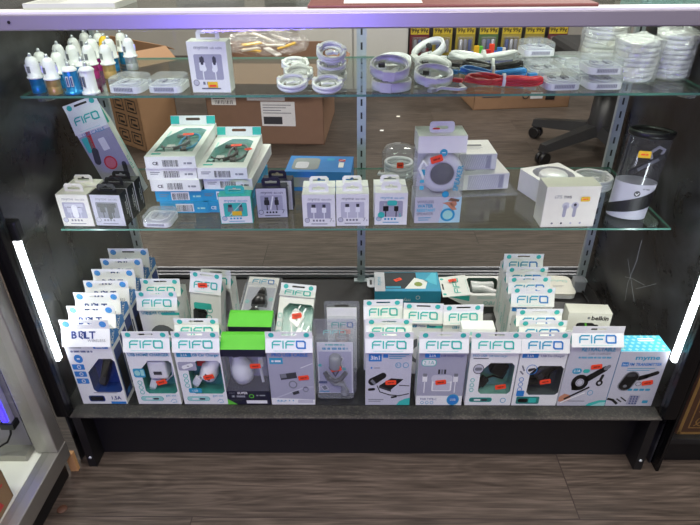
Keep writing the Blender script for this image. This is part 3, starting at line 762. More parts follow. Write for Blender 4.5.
def three_print(p, w, hs):
    p.poly([(0, 0.0), (w, 0), (w, hs - .004), (0, hs - .004)], GREYW, -.5)
    p.rr(.006, hs - .026, .032, hs - .010, .001, BLUE).text('3in1', .019, hs - .022, .0085, WHITE, bold=True)
    p.rr(.035, hs - .018, .045, hs - .010, .001, BLUE).bars(.047, hs - .012, .04, 3, .004, TEALB)
    p.ringo(.066, hs - .034, .006, .0012, TEALB).text('3.1', .066, hs - .036, .005, TEALB, L=1).ringo(.081, hs - .034, .006, .0012, TEALB).circ(.012, hs - .040, .002, BLUE).bars(.017, hs - .041, .012, 1, .003, MIDG)
    p.cap(.014, .054, .036, .068, .0085, BLACK, 1, .0065).poly([(.010, .055), (.018, .047), (.022, .050), (.014, .060)], MIDG, 2)
    p.poly([(.028, .045), (.053, .036), (.078, .060), (.052, .062)], BLACK).poly([(.028, .045), (.053, .036), (.053, .031), (.028, .040)], DGREY)
    p.line([(.024, .045), (.03, .031), (.05, .024), (.07, .022), (.09, .027)], .002, BLACK, 2).cap(.008, .036, .017, .037, .003, BLACK).cap(.055, .018, .064, .020, .002, BLACK)
    p.line([(.07, .046), (.09, .045)], .0016, BLACK, 1); p.bars(.006, .012, .032, 2, .004, MIDG)
    p.poly([(w, 0), (w - .028, 0), (w - .022, .009), (w - .01, .015), (w, .017)], TEAL)
gable('charger_box', 'box printed with a black car plug, wall plug and cable, beside the grey blister pack', (.051, FY, DZ), 0, w=.093, prints=three_print, stick=(.052, .053, 3), sides=side_teal, group=G)
gable('charger_box', 'teal-dotted box standing directly behind the one printed with a black plug trio', (.052, .079, DZ), 0, w=.093, sides=side_teal, group=G, d=.036)
def typec_print(p, w, hs):
    p.poly([(0, .022), (w, .022), (w, hs - .004), (0, hs - .004)], LAV, -.5)
    p.rr(.012, hs - .0175, .042, hs - .0085, .001, BLUE).text('2.1A', .027, hs - .0155, .005, WHITE, bold=True).text('USB Home Charger', .067, hs - .0155, .0045, NAVY, w=.046)
    p.rr(.006, hs - .036, .036, hs - .021, .006, TEAL).rr(.0075, hs - .0345, .0345, hs - .0225, .005, WHITE, 2).text('2.1A', .021, hs - .032, .008, TEAL, L=3)
    p.rr(.030, .033, .071, .062, .003, WHITE, 1).cap(.036, .062, .064, .062, .008, GREYW, 2).rect(.041, .072, .045, .082, DGREY, 2).rect(.047, .072, .051, .082, MIDG, 2).rect(.053, .072, .057, .082, DGREY, 2)
    p.rr(.033, .035, .068, .053, .002, GREYW, 2)
    for x in (.015, .078): p.rr(x - .005, .054, x + .005, .068, .001, WHITE, 1).rect(x - .004, .066, x + .004, .073, MIDG, 2).line([(x, .055), (x, .030)], .002, WHITE, 1)
    p.text('FOR TYPE-C', .026, .012, .005, NAVY, w=.034)
    for k in range(3): p.ringo(.013 + k*.010, .006, .0035, .001, TEALB)
    p.circ(.077, .013, .013, TEALB).circ(.077, .013, .011, BLUE, 2).text('USB', .077, .011, .005, WHITE, L=3)
gable('charger_box', 'box printed with a white wall plug between two white cable ends', (.159, FY, DZ), 0, w=.096, prints=typec_print, stick=(.048, .054, 8), sides=side_teal, group=G)
def blk_dev(b, w, hs):
    M = Matrix.Translation((.016, .014, .074)) @ Matrix.Rotation(R(25), 4, 'Y')
    b.box(-.016, .016, -.011, .011, -.013, .016, BLACK, M, b=.004).box(-.007, -.004, -.002, .002, .016, .026, SILV, M).box(.004, .007, -.002, .002, .016, .026, SILV, M)
    M = Matrix.Translation((-.014, .01, .044)) @ Matrix.Rotation(R(35), 4, 'Y'); b.box(-.008, .008, -.005, .005, -.008, .012, BLACK, M, b=.002).box(-.004, .004, -.003, .003, -.018, -.008, BLKCARD, M)
    b.tube([(-.008, .012, .05), (.01, .02, .05), (.03, .02, .044), (.036, .02, .06)], .002, BLACK)
def blk_print(p, w, hs):
    p.ringo(.019, .083, .011, .0014, DGREY).circ(.019, .083, .0095, GREYW, 1).cap(.015, .083, .023, .083, .0035, MIDG, 2)
    for k in range(3): p.ringo(.010, .058 - k*.011, .0045, .0013, TEAL)
    p.text('PRO USB', .018, hs - .0155, .005, TEALB).text('USB Home Charger', .055, hs - .0155, .0045, TEALB, w=.036); p.bars(.006, hs - .020, .03, 1, .003, DGREY)
    pill_strip(p, w, TEALD, False); p.ringo(.079, .012, .006, .0014, TEALB)
gable('charger_box', 'teal-lettered box with an angular black wall plug and black cable end in its window', (.262, FY, DZ), 0, w=.096, win=chamf(.024, .027, .091, .096, .018), content=blk_dev, prints=blk_print,
      back=mat('dusky_teal_card', '5f8d84', .55), stick=(.069, .044, 10), sides=side_teal, group=G)
def usbcar_dev(b, w, hs):
    car_plug(b, .016, .075, .012, 55, BLACK, 1.25); b.box(-.016, .006, .004, .016, .040, .052, BLACK, b=.003)
    b.tube([(-.012, .012, .045), (.0, .02, .035), (.03, .02, .045), (.03, .02, .075)], .002, BLACK)
def usbcar_print(p, w, hs):
    p.rr(.004, hs - .0175, .036, hs - .009, .001, BLUE).text('3.1A', .020, hs - .0155, .005, WHITE, bold=True).text('USB Car Charger', .064, hs - .0155, .0045, NAVY, w=.046)
    p.ringo(.028, .082, .011, .0012, BLUE).cap(.024, .081, .033, .084, .0035, DGREY, 2, .002).line([(.008, .09), (.013, .080)], .003, MIDG).line([(.006, .078), (.012, .072)], .003, MIDG)
    for k in range(3): p.ringo(.011, .060 - k*.011, .005, .0013, BLUE)
    p.rr(.008, .004, .056, .021, .003, TEALD).cap(.016, .012, .028, .012, .0045, BLACK, 2).rr(.034, .007, .05, .018, .002, TEAL, 2)
    p.rr(.006, .022, .022, .035, .002, BLUE)
rcol = gable('charger_box', 'front box of the teal-dotted column by the retractable charger, dark window with black car plug', (.359, FY, DZ), 0, w=.093, d=.035, win=chamf(.026, .025, .092, .090, .016), content=usbcar_dev,
      back=mat('slate_card', '3b4347', .55), prints=usbcar_print, logo=(TEALB, BLUE), stick=(.060, .056, 12), sides=side_teal, group=G)
ORD = ('first', 'second', 'third', 'fourth', 'fifth', 'sixth')
RY = [.036, .0745, .113, .193, .2375, .279, .339]; RX = [.359, .3625, .366, .374, .3775, .382, .389]
for k in range(1, 7):
    dup(rcol, (RX[k], RY[k], DZ), (0, -.4, .4, -.5, .8, -.6, -.6)[k],
        f'white box of the teal-dotted column, {ORD[k-1]} behind the one with the dark window' if k < 6 else 'rearmost box of the teal-dotted column, set a little apart from the rest', G)
def retr_print(p, w, hs):
    p.poly([(0, 0.0), (w, 0), (w, hs - .004), (0, hs - .004)], GREYW, -.5)
    p.text('RETRACTABLE', w*.56, hs - .016, .0095, TEALB, w=.066, bold=True).text('CAR CHARGER', w*.6, hs - .0235, .0045, MIDG, w=.044).dashes(w*.2, hs - .031, .066, .0035, TEALB)
    p.cap(.020, .078, .027, .078, .006, TEALB).text('2.1A', .0235, .076, .005, WHITE, bold=True).cap(.040, .078, .045, .078, .0042, TEAL)
    p.cap(.050, .062, .079, .083, .0068, BLACK, 1, .0058).cap(.080, .084, .085, .088, .004, MIDG, 2).circ(.035, .053, .0175, BLACK).circ(.035, .053, .0085, GREYW, 2).ringo(.035, .053, .007, .0012, MIDG, 3).poly([(.018, .053), (.022, .036), (.034, .035), (.03, .05)], BLACK)
    p.cap(.076, .060, .078, .068, .003, BLACK).circ(.075, .052, .007, BLACK).circ(.075, .052, .003, GREYW, 2)
    p.poly([(0, .02), (.01, .028), (.022, .024), (.026, .015), (.012, .008), (0, .01)], SKIN).line([(.012, .016), (.056, .042)], .004, BLACK, 2).line([(.006, .008), (.05, .03)], .003, WHITE, 3)
    p.ringo(.062, .030, .006, .0012, TEALB); p.poly([(w, 0), (w - .04, 0), (w - .034, .006), (w - .014, .013), (w, .013)], TEAL).poly([(w, 0), (w - .03, 0), (w - .012, .008), (w, .009)], PALETEAL, 2); p.bars(.02, .010, .035, 1, .003, MIDG)
gable('charger_box', 'tall box printed with a black coiled-reel car plug, beside the cyan-topped transmitter box', (.458, FY, DZ), 0, w=.099, h=.203, hs=.168, ref=.136, yr=.010, dots=WHITE, logo=(TEALB, BLUE), prints=retr_print, stick=(.060, .088, 8), sides=side_teal, group=G)

# second rank of teal-lettered boxes
def ring_print(p, w, hs):
    p.circ(w*.5, .055, .03, mat('printed_dark_coil', '6d7072', .5)).circ(w*.5, .05, .018, WHITE, 2); p.rect(.05, hs - .018, .09, hs - .012, TEAL).circ(.08, .075, .006, PALETEAL)
    p.text('USB', .022, hs - .017, .005, TEALB, bold=True)
for x, y, lab, tt in ((-.455, .178, 'box with a printed cable coil, taller one behind the white wall plug box', 'USB CAR CHARGER'), (-.461, .228, 'box standing behind the printed coil box in the second rank', 'USB CAR CHARGER'),):
    gable('charger_box', lab, (x, y, DZ), 0, w=.088, sides=side_teal, group=G, prints=ring_print, title=(tt, TEALB, .0052))
gable('charger_box', 'box standing close behind the one with the tilted white car plug', (-.342, .079, DZ), 0, w=.09, d=.036, sides=side_teal, group=G)
for x, y, lab, pl in ((.043, .146, 'box with a grey plug window standing behind the black plug trio boxes', 0), (.127, .133, 'box with a dark looped cable print, behind the one with white cable ends', 1), (.211, .128, 'box with a pale window, behind the angular black plug box', 0)):
    gable('charger_box', lab, (x, y, DZ), (2, -2, 1)[pl], w=.082, sides=side_teal, group=G, prints=ring_print if pl else None, win=None if pl else chamf(.02, .03, .078, .092), title=('USB Home Charger', NAVY if pl else TEALB, .0048, .55, .05), content=None if pl else (lambda b, w, hs: wall_charger(b, .006, .07, .012, 1.1)), back=MIDG)
t = thing('sleeve_box', 'small white card sleeve tucked behind the angular black plug box', 'box', (.236, .084, DZ), 0)
MB().box(-.034, .034, 0, .03, 0, .165, WHITE, b=.001).build('carton', t)
b = MB(); p = Pr(b, FF(.068)); p.rect(.006, .15, .03, .158, PALETEAL).circ(.05, .15, .005, TEAL); b.build('front_print', t)

# leaning pair with the product window, second rank
def go_print(p, w, hs):
    for k in range(4): p.ringo(w*.55 + k*.002, .03 + k*.018, .007, .002, TEAL)
    p.rr(.008, .085, .05, .10, .004, TEAL)
t = gable('cable_box', 'narrow teal box leaning sideways behind the row, tall white strip of circles on its front', (-.377, .228, DZ), 0, w=.072, h=.19, hs=.146, ref=.13, sides=side_teal, group=G, win=chamf(.006, .02, .04, .085, .004), prints=go_print, stick=(.03, .142, 8), content=lambda b, w, hs: b.box(-.025, -.005, .01, .016, .03, .07, BLACK, b=.003), back=MIDG)
t.rotation_euler = (R(-6), R(5), R(-4)); t.location.z = DZ + .0082
t = gable('cable_box', 'grey-windowed cable box behind the narrow leaning teal box', (-.350, .290, DZ), -6, w=.07, h=.176, hs=.138, ref=.13, sides=side_teal, group=G, win=chamf(.01, .02, .066, .115, .004), back=GREYW, content=lambda b, w, hs: b.tube([(-.01, .012, .03), (.012, .012, .05), (-.006, .012, .075), (.012, .012, .1)], .004, SILV), dots=None)

# reclined boxes in the second rank
t = gable('charger_box', 'reclined teal box with white plug and cable in its window, behind the flat-printed cable box', (-.164, .132, DZ + .031), 0, w=.08, h=.18, win=chamf(.012, .02, .08, .108, .012), back=mat('sea_green_card', '58a598', .55), sides=side_teal, group=G,
          content=lambda b, w, hs: (wall_charger(b, .004, .085, .012, 1.0, a=30), wall_charger(b, .018, .05, .014, 1.0, a=20), b.tube([(-.01, .01, .08), (-.005, .02, .05), (.02, .02, .04)], .002, WPLAS)), stick=(.044, .085, 14), prints=lambda p, w, hs: [p.ringo(.006, .035 + k*.016, .005, .0014, TEAL) for k in range(4)])
t.rotation_euler = (R(-45), R(5), R(-2)); t.location.z = DZ + .036
# ------------------------------------------------------------------ other packages on the deck
def open_top_charger_box(label, loc, rz=0, front=True):
    w, h, d = .091, .154, .05
    t = thing('charger_box', label, 'box', loc, rz, 'lime-topped charger boxes')
    b = MB().box(-w/2, w/2, -.0004, .0012, h - .022, h - .004, DNAVY)
    pr_ = [(0, h - .004), (d*.8, h - .004), (d*.8, h + .010), (d*.62, h + .010)]
    b.add([(x, y, z) for y, z in pr_ for x in (-w/2 - .001, w/2 + .001)], [(0, 1, 7, 6), (6, 7, 5, 4), (4, 5, 3, 2), (2, 3, 1, 0), (0, 6, 4, 2), (1, 3, 5, 7)], GREEN); b.build('top_card', t)
    b = MB().box(-w/2, w/2, 0, d, 0, .038, DNAVY); p = Pr(b, FF(w))
    p.text('PRO', .012, .030, .005, MIDG, w=.012).text('SUPER', .034, .030, .006, WHITE, w=.022, bold=True).dashes(.010, .020, .03, .006, MIDG).ringo(.052, .024, .0055, .0018, GREEN, 2)
    p.dashes(.062, .024, .02, .004, MIDG).rr(.040, .003, .084, .012, .001, WHITE).poly([(0, 0), (.02, 0), (0, .016)], GREEN); p.bars(.006, .014, .03, 2, .004, DGREY)
    b.build('base_card', t)
    b = MB(); vs = [(-w/2, 0), (w/2, 0), (w/2, d), (-w/2, d)]; b.prism(vs, .038, h - .004, HARD, cap=False); b.build('clear_sleeve', t)
    b = MB().box(-w/2 + .002, w/2 - .002, d - .003, d - .0015, .038, h - .005, LAV); b.build('backing_card', t)
    M = Matrix.Translation((-.008, .024, .046)) @ Matrix.Rotation(R(-8), 4, 'Y')
    b = MB().lathe([(.008, 0), (.019, .006), (.023, .022), (.021, .042), (.012, .062), (.010, .080), (.0112, .082), (.0112, .09), (.004, .093)], WPLAS, M, n=22)
    b.box(-.006, .006, -.012, -.0095, .074, .088, DGREY, M).tube([(.03, .02, .11), (.028, .02, .08), (.03, .022, .045)], .003, WPLAS).box(.025, .035, .016, .024, .09, .115, WPLAS, b=.002)
    b.build('charger', t)
    if front: sticker(t, FF(w), .068, .108, 4)
    return t
open_top_charger_box('lime-topped clear box with a white bulb-shaped plug, front one of two', (-.242, FY, DZ))
open_top_charger_box('lime-topped box directly behind the clear front one with the bulb-shaped plug', (-.240, .110, DZ), -1, False)

def blister_pack(label, loc, w, h, card, dev, prints, d=.022, tint=HARD, group='clear blister packs'):
    t = thing('blister_pack', label, 'package', loc, 0, group)
    b = MB(); F = FF(w, d)
    hole = [(w/2 + x, h - .012 + y) for x, y in rr(.03, .006, .0028, 3)]
    b.plate(F, [(x + w/2, y + h/2) for x, y in rr(w, h, .006, 3)], [hole], tint, .0008)
    b.prism([(w/2 + x, h*.42 + y) for x, y in rr(w*.88, h*.8, .008, 3)], .0008, d, tint, F, cap=False); b.add([(w/2 + x, h*.42 + y, d) for x, y in rr(w*.88, h*.8, .008, 3)], [list(range(16))], tint, F)
    b.build('clear_shell', t)
    b = MB(); F2 = FF(w, d*.65); b.box(-w*.42, w*.42, d*.65, d*.65 + .0008, .006, card, WHITE); p = Pr(b, F2); prints(p, w, h); b.build('insert_card', t)
    b = MB(); dev(b, w, h); b.build('device', t)
    return t
def mount_print(p, w, h):
    p.rect(.010, .007, w - .010, .122, mat('soft_lavender_print', 'bdbccd', .5), -.5).dashes(w/2 - .02, .138, .04, .0035, TEAL).dashes(w/2 - .026, .127, .052, .0055, TEALB, seed=4)
    for x, y, a in ((.054, .10, -20), (.052, .085, 25), (.02, .022, 30)): p.obox(x, y, .012, .015, a, WHITE, 1).obox(x, y, .009, .012, a, MIDG, 2)
    p.circ(.012, .085, .004, TEAL).circ(.062, .075, .004, TEAL).rect(.008, .034, .026, .041, NAVY).rect(.008, .01, .03, .013, TEALB)
def mount_dev(b, w, h):
    b.lathe([(.0125, -.012), (.0125, .012), (.009, .018), (.007, .018)], MIDG, Matrix.Translation((0, .006, .1)), n=16)
    b.tube([(-.022, .008, .07), (-.014, .006, .055), (0, .005, .048), (.012, .006, .055), (.022, .008, .07)], .005, DGREY); b.tube([(-.012, .008, .085), (0, .006, .062), (.012, .008, .085)], .0022, BLACK)
    b.tube([(-.018, .008, .06), (-.002, .006, .042), (.014, .006, .04), (.018, .007, .022)], .006, MIDG); b.lathe([(.009, 0), (.009, .006), (.006, .014)], MIDG, Matrix.Translation((.019, .008, .012)), n=12)
t = blister_pack('clear blister pack with a grey clamp phone mount over a lavender card', (-.0585, .05, DZ), .088, .20, .146, mount_dev, mount_print)
Pq = MB(); q = Pr(Pq, FF(.088, .021), .0008); q.logo(.022, .163, .044, .009, PALETEAL); Pq.build('logo_on_shell', t); sticker(t, FF(.088), .046, .088, 14, lift=.001)
def holder_print(p, w, h): p.logo(.016, h*.66, w - .032, .013, TEAL, BLUE).rect(.02, .05, w - .02, .09, GREYW).circ(.02, .045, .004, TEAL)
t = blister_pack('clear blister pack with white header card, behind the grey phone mount pack', (-.046, .13, DZ), .076, .187, .175, lambda b, w, h: b.ring([(.016, -.002), (.016, .002), (.010, .002), (.010, -.002)], mat('pale_copper_ring', 'c8a79a', .4, .3), Matrix.Translation((0, .008, .1)) @ Matrix.Rotation(pi/2, 4, 'X'), n=18), holder_print)
sticker(t, FF(.076), .046, .123, 0, lift=.001, m=mat('faded_sticker', 'f3b2a4', .6), ink=mat('faded_ink', 'c9796a', .6))
def blk_mount(b, w, h):
    b.lathe([(.02, 0), (.021, .01), (.014, .03), (.008, .034)], BLACK, Matrix.Translation((.004, .01, .085)), n=16); b.tube([(-.02, .008, .05), (-.004, .004, .075), (.012, .004, .06), (.022, .006, .045)], .008, BLKCARD)
    b.lathe([(.007, 0), (.013, .012), (.007, .03)], BLACK, Matrix.Translation((.006, .008, .108)), n=14); b.tube([(-.016, .004, .07), (.004, .002, .078)], .004, SILV)
t = blister_pack('reclining blister pack with a black phone mount, behind the lime-topped boxes', (-.276, .250, DZ + .002), .096, .185, .178, blk_mount, lambda p, w, h: p.logo(.02, .158, w - .04, .012, TEALB, BLUE).rect(.012, .012, w - .012, .145, GREYW, -.4).circ(.018, .1, .006, PALETEAL).circ(w - .018, .11, .006, PALETEAL))
t.location.z = DZ + .022; t.rotation_euler = (R(-68), 0, R(-6))

t = thing('transmitter_box', 'white box with cyan patterned top and a black oval car transmitter, by the end panel', 'box', (.5575, .036, DZ), 0)
w, h, d = .096, .147, .05
b = MB(); b.box(-w/2, w/2, 0, d, 0, h, WHITE)
b.box(-w/2 - .0004, w/2 + .0004, .0006, d + .0004, h - .001, h + .0006, CYAN); b.box(-w/2 - .0005, -w/2, .001, d, .002, h, mat('blue_card', '1f84b8', .5)); b.build('carton', t)
b = MB(); p = Pr(b, frame((-w/2, 0, h + .0006), (1, 0, 0), (0, 1, 0)))
for k in range(7):
    for j in range(5): p.obox(.006 + k*.013 + (j % 2)*.006, .006 + j*.010, .006, .006, 45, PALETEAL)
p.cap(.05, .036, .074, .036, .005, WHITE, 2).rect(.045, .035, .079, .037, TEALB, 3); b.build('top_print', t)
b = MB(); p = Pr(b, FF(w)); p.poly([(0, 0), (w, 0), (w, h), (0, h)], GREYW, -.5)
p.text('myme', .056, h - .020, .011, TEALB, w=.048, bold=True).rr(.008, h - .038, .022, h - .027, .001, BLUE).text('3in1', .015, h - .035, .005, WHITE).text('FM TRANSMITTER', .056, h - .036, .0075, BLUE, w=.064, bold=True).bars(.022, h - .044, .055, 2, .005, TEALB)
p.cap(.028, .058, .036, .081, .0155, MIDG).cap(.028, .058, .036, .081, .013, BLACK, 2).rr(.026, .082, .042, .091, .001, DGREY, 3).circ(.028, .056, .004, MIDG, 3)
p.cap(.052, .077, .066, .083, .006, BLACK).cap(.066, .083, .084, .092, .005, BLACK).ringo(.054, .062, .006, .0012, DGREY).bars(.062, .064, .022, 2, .005, MIDG)
for k in range(4): p.rr(.036 + k*.012, .043, .046 + k*.012, .049, .002, TEALB)
p.line([(.002, .02), (.012, .017), (.022, 0.007)], .006, BLACK).line([(.02, .02), (.03, .012)], .003, BLACK).line([(.028, .024), (.04, .014)], .003, BLACK)
p.obox(.054, .017, .022, .028, -8, LAV)
for k in range(3):
    for j in range(4): p.obox(.049 + k*.006, .008 + j*.006, .004, .0035, -8, NAVY, 2)
p.rr(.074, .008, .086, .016, .002, TEALB); b.build('front_print', t); sticker(t, FF(w), .071, .066, 12)

# lying packages at the back of the deck
t = thing('cable_box', 'blue-edged clear-window box lying flat by the door track, hang tab at one end', 'box', (.121, .412, DZ), 0)
w, d, h = .176, .095, .036
b = MB().box(-w/2, w/2, 0, d, 0, h, TEALB); b.build('carton', t)
b = MB(); p = Pr(b, frame((-w/2, 0, h), (1, 0, 0), (0, 1, 0))); p.rect(0, 0, .028, d, GREYW).text('myme', .017, .05, .012, TEALB, rot=90)
p.rect(.028, .012, .115, d - .002, mat('window_dark', '4b4f54', .15)).poly([(.08, .012), (.135, .012), (.145, .05), (.11, .066)], WHITE, 2).circ(.118, .034, .011, mat('olive_print', '8a9a4a', .5), 3).poly([(.135, .05), (.168, .03), (.172, .09), (.16, .093)], CYAN, 2).rect(.028, 0, w, .012, SKY, 1).rect(.03, .014, .07, .024, TEALB, 2)
b.build('top_print', t)
b = MB(); p = Pr(b, FF(w)); p.text('myme', .075, .012, .011, WHITE, w=.04, rot=180).ringo(.115, .016, .006, .0015, WHITE); b.build('edge_print', t)
b = MB(); F = frame((-w/2 - .02, .025, h - .004), (1, 0, 0), (0, 1, 0)); b.plate(F, [(0, .006), (.006, 0), (.02, 0), (.02, .048), (.006, .048), (0, .042)], [[(.007, .012), (.013, .012), (.013, .036), (.007, .036)]], GREYW, .001); b.build('hang_tab', t)
sticker(t, frame((-w/2, 0, h), (1, 0, 0), (0, 1, 0)), .064, .055, 30)
LIE = Matrix(((0, 0, -1), (1, 0, 0), (0, -1, 0))).to_euler()
t = gable('cable_box', 'teal-lettered box lying on its back by the door track, white cable in its window', (.375, .44, DZ + .0365), 0, w=.095, d=.036, h=.165, hs=.098, ref=.098, yr=.005, tab=.014, win=chamf(.01, .008, .085, .09, .006), back=mat('dark_green_card', '2c5248', .6), sides=side_teal, group=G,
          content=lambda b, w, hs: [b.tube([(-.02, .01, .02), (.0, .008, .05), (.0, .008, .08)], .012, WPLAS), b.tube([(.02, .01, .02), (.015, .008, .05), (.02, .008, .08)], .012, WPLAS)], lie=LIE)
sticker(t, frame((-.0475, -.001, .1), (1, 0, 0), (0, .08, .8)), .070, .03, 100, lift=.004)
t = thing('flat_tin', 'pale rounded flat tin lying behind the teal-dotted column near the back corner', 'tin', (.545, .475, DZ), -4)
MB().prism(rr(.066, .09, .016, 5), 0, .011, WHITE).build('base', t)
b = MB().prism(rr(.068, .092, .017, 5), .011, .016, CREAM); p = Pr(b, frame((-.034, -.046, .016), (1, 0, 0), (0, 1, 0))); p.logo(.012, .06, .044, .008, PALETEAL).bars(.012, .04, .03, 2, .006, MIDG); b.build('lid', t)
t = thing('adapter_box', 'low white box with a black plug picture, tucked behind the retractable charger box', 'box', (.492, .160, DZ), -3)
w, h, d = .092, .150, .034
MB().box(-w/2, w/2, 0, d, 0, h, CREAM).build('carton', t)
b = MB(); p = Pr(b, FF(w)); p.text('belkin', .068, h - .018, .011, BLKCARD, w=.036, bold=True).circ(.044, h - .013, .003, MIDG); p.rr(.02, h - .058, .06, h - .026, .008, BLKCARD).line([(.04, h - .028), (.048, h - .056)], .004, GREEN, 2).rr(.05, h - .052, .068, h - .03, .004, BLACK); p.bars(.014, .03, .05, 3, .006, MIDG); b.build('front_print', t)
t = thing('power_connector', 'grey square cable connector with a black lead in the back corner of the deck', 'connector', (.594, .474, DZ), -6)
MB().box(-.016, .016, -.016, .016, 0, .036, MIDG, b=.003).build('housing', t); MB().tube([(.01, -.016, .006), (.016, -.06, .004), (.012, -.12, .004), (.0, -.17, .004)], .003, BLACK).build('lead', t)
t = MB().box(-.024, .0, -.02, .02, 0, .0035, KRAFT).build('cardboard_scrap', None, (.578, .495, DZ)); tag(t, 'scrap of brown cardboard on the deck beside the grey connector', 'cardboard')

# ------------------------------------------------------------------ lower glass shelf
def hang_box(name, label, loc, rz, w=.068, h=.068, d=.028, body=WHITE, front=None, win=LAV, plug=WPLAS, ink=MIDG, tabm=None, group=None, txt='myme', sub='data cable', deco=None, stick=None, tabs=1):
    t = thing(name, label, 'box', loc, rz, group)
    MB().box(-w/2, w/2, 0, d, 0, h, body).build('carton', t)
    b = MB(); p = Pr(b, FF(w))
    if front: p.rect(.001, .001, w - .001, h - .001, front, 0)
    p.text(txt, w*.36, h - .0125, .0065, ink, w=w*.36).text(sub, w*.74, h - .0125, .0045, ink, w=w*.3)
    p.rr(w*.14, h*.26, w*.86, h*.76, .003, win)
    x0, x1 = w*.34, w*.66
    for x, s in ((x0, 1), (x1, .8)): p.rr(x - .0055*s, h*.44, x + .0055*s, h*.60, .0012, plug, 2).rect(x - .004*s, h*.60, x + .004*s, h*.70, DGREY if plug != BLACK else SILV, 2).line([(x, h*.44), (x, h*.27)], .002, plug, 2)
    p.circ(w*.13, h*.2, .0055, ink, 3).circ(w*.13, h*.2, .0045, GREYW, 4)
    for k in range(4): p.rect(w*.3 + k*w*.1, h*.16, w*.36 + k*w*.1, h*.22, ink)
    p.rect(w*.25, h*.07, w*.75, h*.095, ink)
    if deco: deco(p, w, h)
    b.build('front_print', t)
    b = MB(); tm = tabm or body; F = frame((-w*.3, d*.5, h), (1, 0, 0), (0, 0, 1)); W = w*.6
    b.plate(F, [(0, 0), (W, 0), (W, .012), (W - .004, .017), (.004, .017), (0, .012)], [[(W*.18, .004), (W*.82, .004), (W*.82, .010), (W*.6, .010), (W*.55, .013), (W*.45, .013), (W*.4, .010), (W*.18, .010)]], tm, .001); b.build('hang_tab', t)
    if stick: sticker(t, FF(w), *stick)
    return t
def side_black(t, w, d, h):
    b = MB(); F = frame((w/2, 0, 0), (0, 1, 0), (0, 0, 1)); p = Pr(b, F); p.text('myme', d/2 + .004, h*.5, .008, WHITE, rot=90); p.rect(d - .008, .01, d - .005, h - .01, GREYW); b.build('side_print', t)
W7 = lambda p, w, h: p.text('7', w*.86, h*.15, .008, MIDG).text('ft', w*.94, h*.15, .004, MIDG)
GB = 'small boxed cables on the lower glass shelf'
hang_box('cable_box', 'cream box with a grey window, front one of its pair on the lower shelf', (-.5885, .199, S1), -2, w=.065, h=.071, body=CREAM, plug=GREYW, win=LAV, group=GB, d=.035, deco=lambda p, w, h: p.rr(w*.2, h*.62, w*.8, h*.72, .002, GREYW, 4).cap(w*.5, h*.35, w*.5, h*.6, .006, WHITE, 4))
hang_box('cable_box', 'cream box standing directly behind the cream grey-windowed one', (-.586, .242, S1), -2, w=.064, h=.072, body=CREAM, group=GB, d=.035)
for k, lab in enumerate(('black-sided box with a grey window and black cable end, front one of three', 'black-sided box in the middle of the row of three', 'black-sided box at the back of the row of three')):
    t = hang_box('cable_box', lab, (-.521 + k*.003, .199 + k*.034, S1), -3, w=.064, h=.071, d=.03, body=BLKCARD, front=GREYW, plug=BLACK, win=MIDG, group=GB, deco=lambda p, w, h: p.rr(w*.2, h*.6, w*.8, h*.72, .002, BLACK, 4).cap(w*.55, h*.28, w*.55, h*.58, .004, BLACK, 4))
    side_black(t, .064, .03, .071)
t = gable('cable_box', 'tall teal-lettered box with red dot leaning against the end panel of the case', (-.524, .322, S1 + .004), 0, w=.074, h=.222, hs=.166, ref=.150, d=.026, yr=.010, dots=TEAL, sides=side_teal, win=None,
          prints=lambda p, w, hs: [p.rect(0, 0, w, hs - .012, LAV, -.5), p.circ(w*.5, .075, .014, RED), p.circ(w*.5, .075, .011, mat('rose_print', 'd8747a', .5), 2), p.cap(w*.22, .10, w*.35, .15, .005, RED), p.cap(w*.17, .085, w*.25, .105, .007, DGREY, 2), p.cap(w*.75, .035, w*.85, .065, .005, DGREY), p.rr(w*.5, .10, w*.7, .125, .002, WHITE, 1), p.rr(.004, .105, .022, .135, .003, TEAL), p.rr(w - .02, .004, w - .006, .024, .002, TEAL), p.text('USB CABLE', w*.5, hs - .0135, .006, TEALB, w=w*.7)], group=G)
t.rotation_euler = (R(-3), R(-18), R(4)); t.location.z = S1 + .0115

def clear_case(label, loc, rz, w=.06, h=.022, inner=None, group=None, tone=None):
    t = thing('earphone_case', label, 'case', loc, rz, group)
    MB().prism(rr(w, w, .012, 4), 0, h*.45, tone or WPLAS).prism(rr(w*.86, w*.86, .009, 4), h*.45, h*.5, GREYW).build('tray', t)
    b = MB(); b.prism(rr(w, w, .012, 4), h*.45, h*.9, FROST, cap=False, smooth=True)
    o = rr(w, w, .012, 4); i = rr(w*.9, w*.9, .010, 4); n = len(o)
    b.add([(x, y, h*.9) for x, y in o] + [(x, y, h) for x, y in i], [(k, (k+1) % n, n + (k+1) % n, n + k) for k in range(n)] + [list(range(n, 2*n))], FROST); b.build('clear_lid', t)
    b = MB(); m = inner or LAV
    for s in (-1, 1): b.box(s*.012 - .006, s*.012 + .006, -.004, .014, h*.5, h*.66, m, b=.002); b.box(s*.012 - .003, s*.012 + .003, -.016, -.004, h*.5, h*.6, GREYW)
    b.tube([(.02*cos(a*.6), -.002 + .02*sin(a*.6), h*.55) for a in range(11)], .0016, WPLAS); b.build('earphones', t)
    b = MB(); p = Pr(b, frame((-w*.3, -w/2, 0), (1, 0, 0), (0, 0, 1)), .0004); p.rect(0, .003, w*.6, h*.4, GREYW)
    for k in range(12): p.rect(.002 + k*.003, .004, .0035 + k*.003, h*.36, MIDG, 2)
    b.build('side_label', t)
    return t
GE = 'square clear earphone cases'
clear_case('square clear case on the lower shelf between the black-sided boxes and the stacked boxes', (-.425, .222, S1), -4, group=GE)

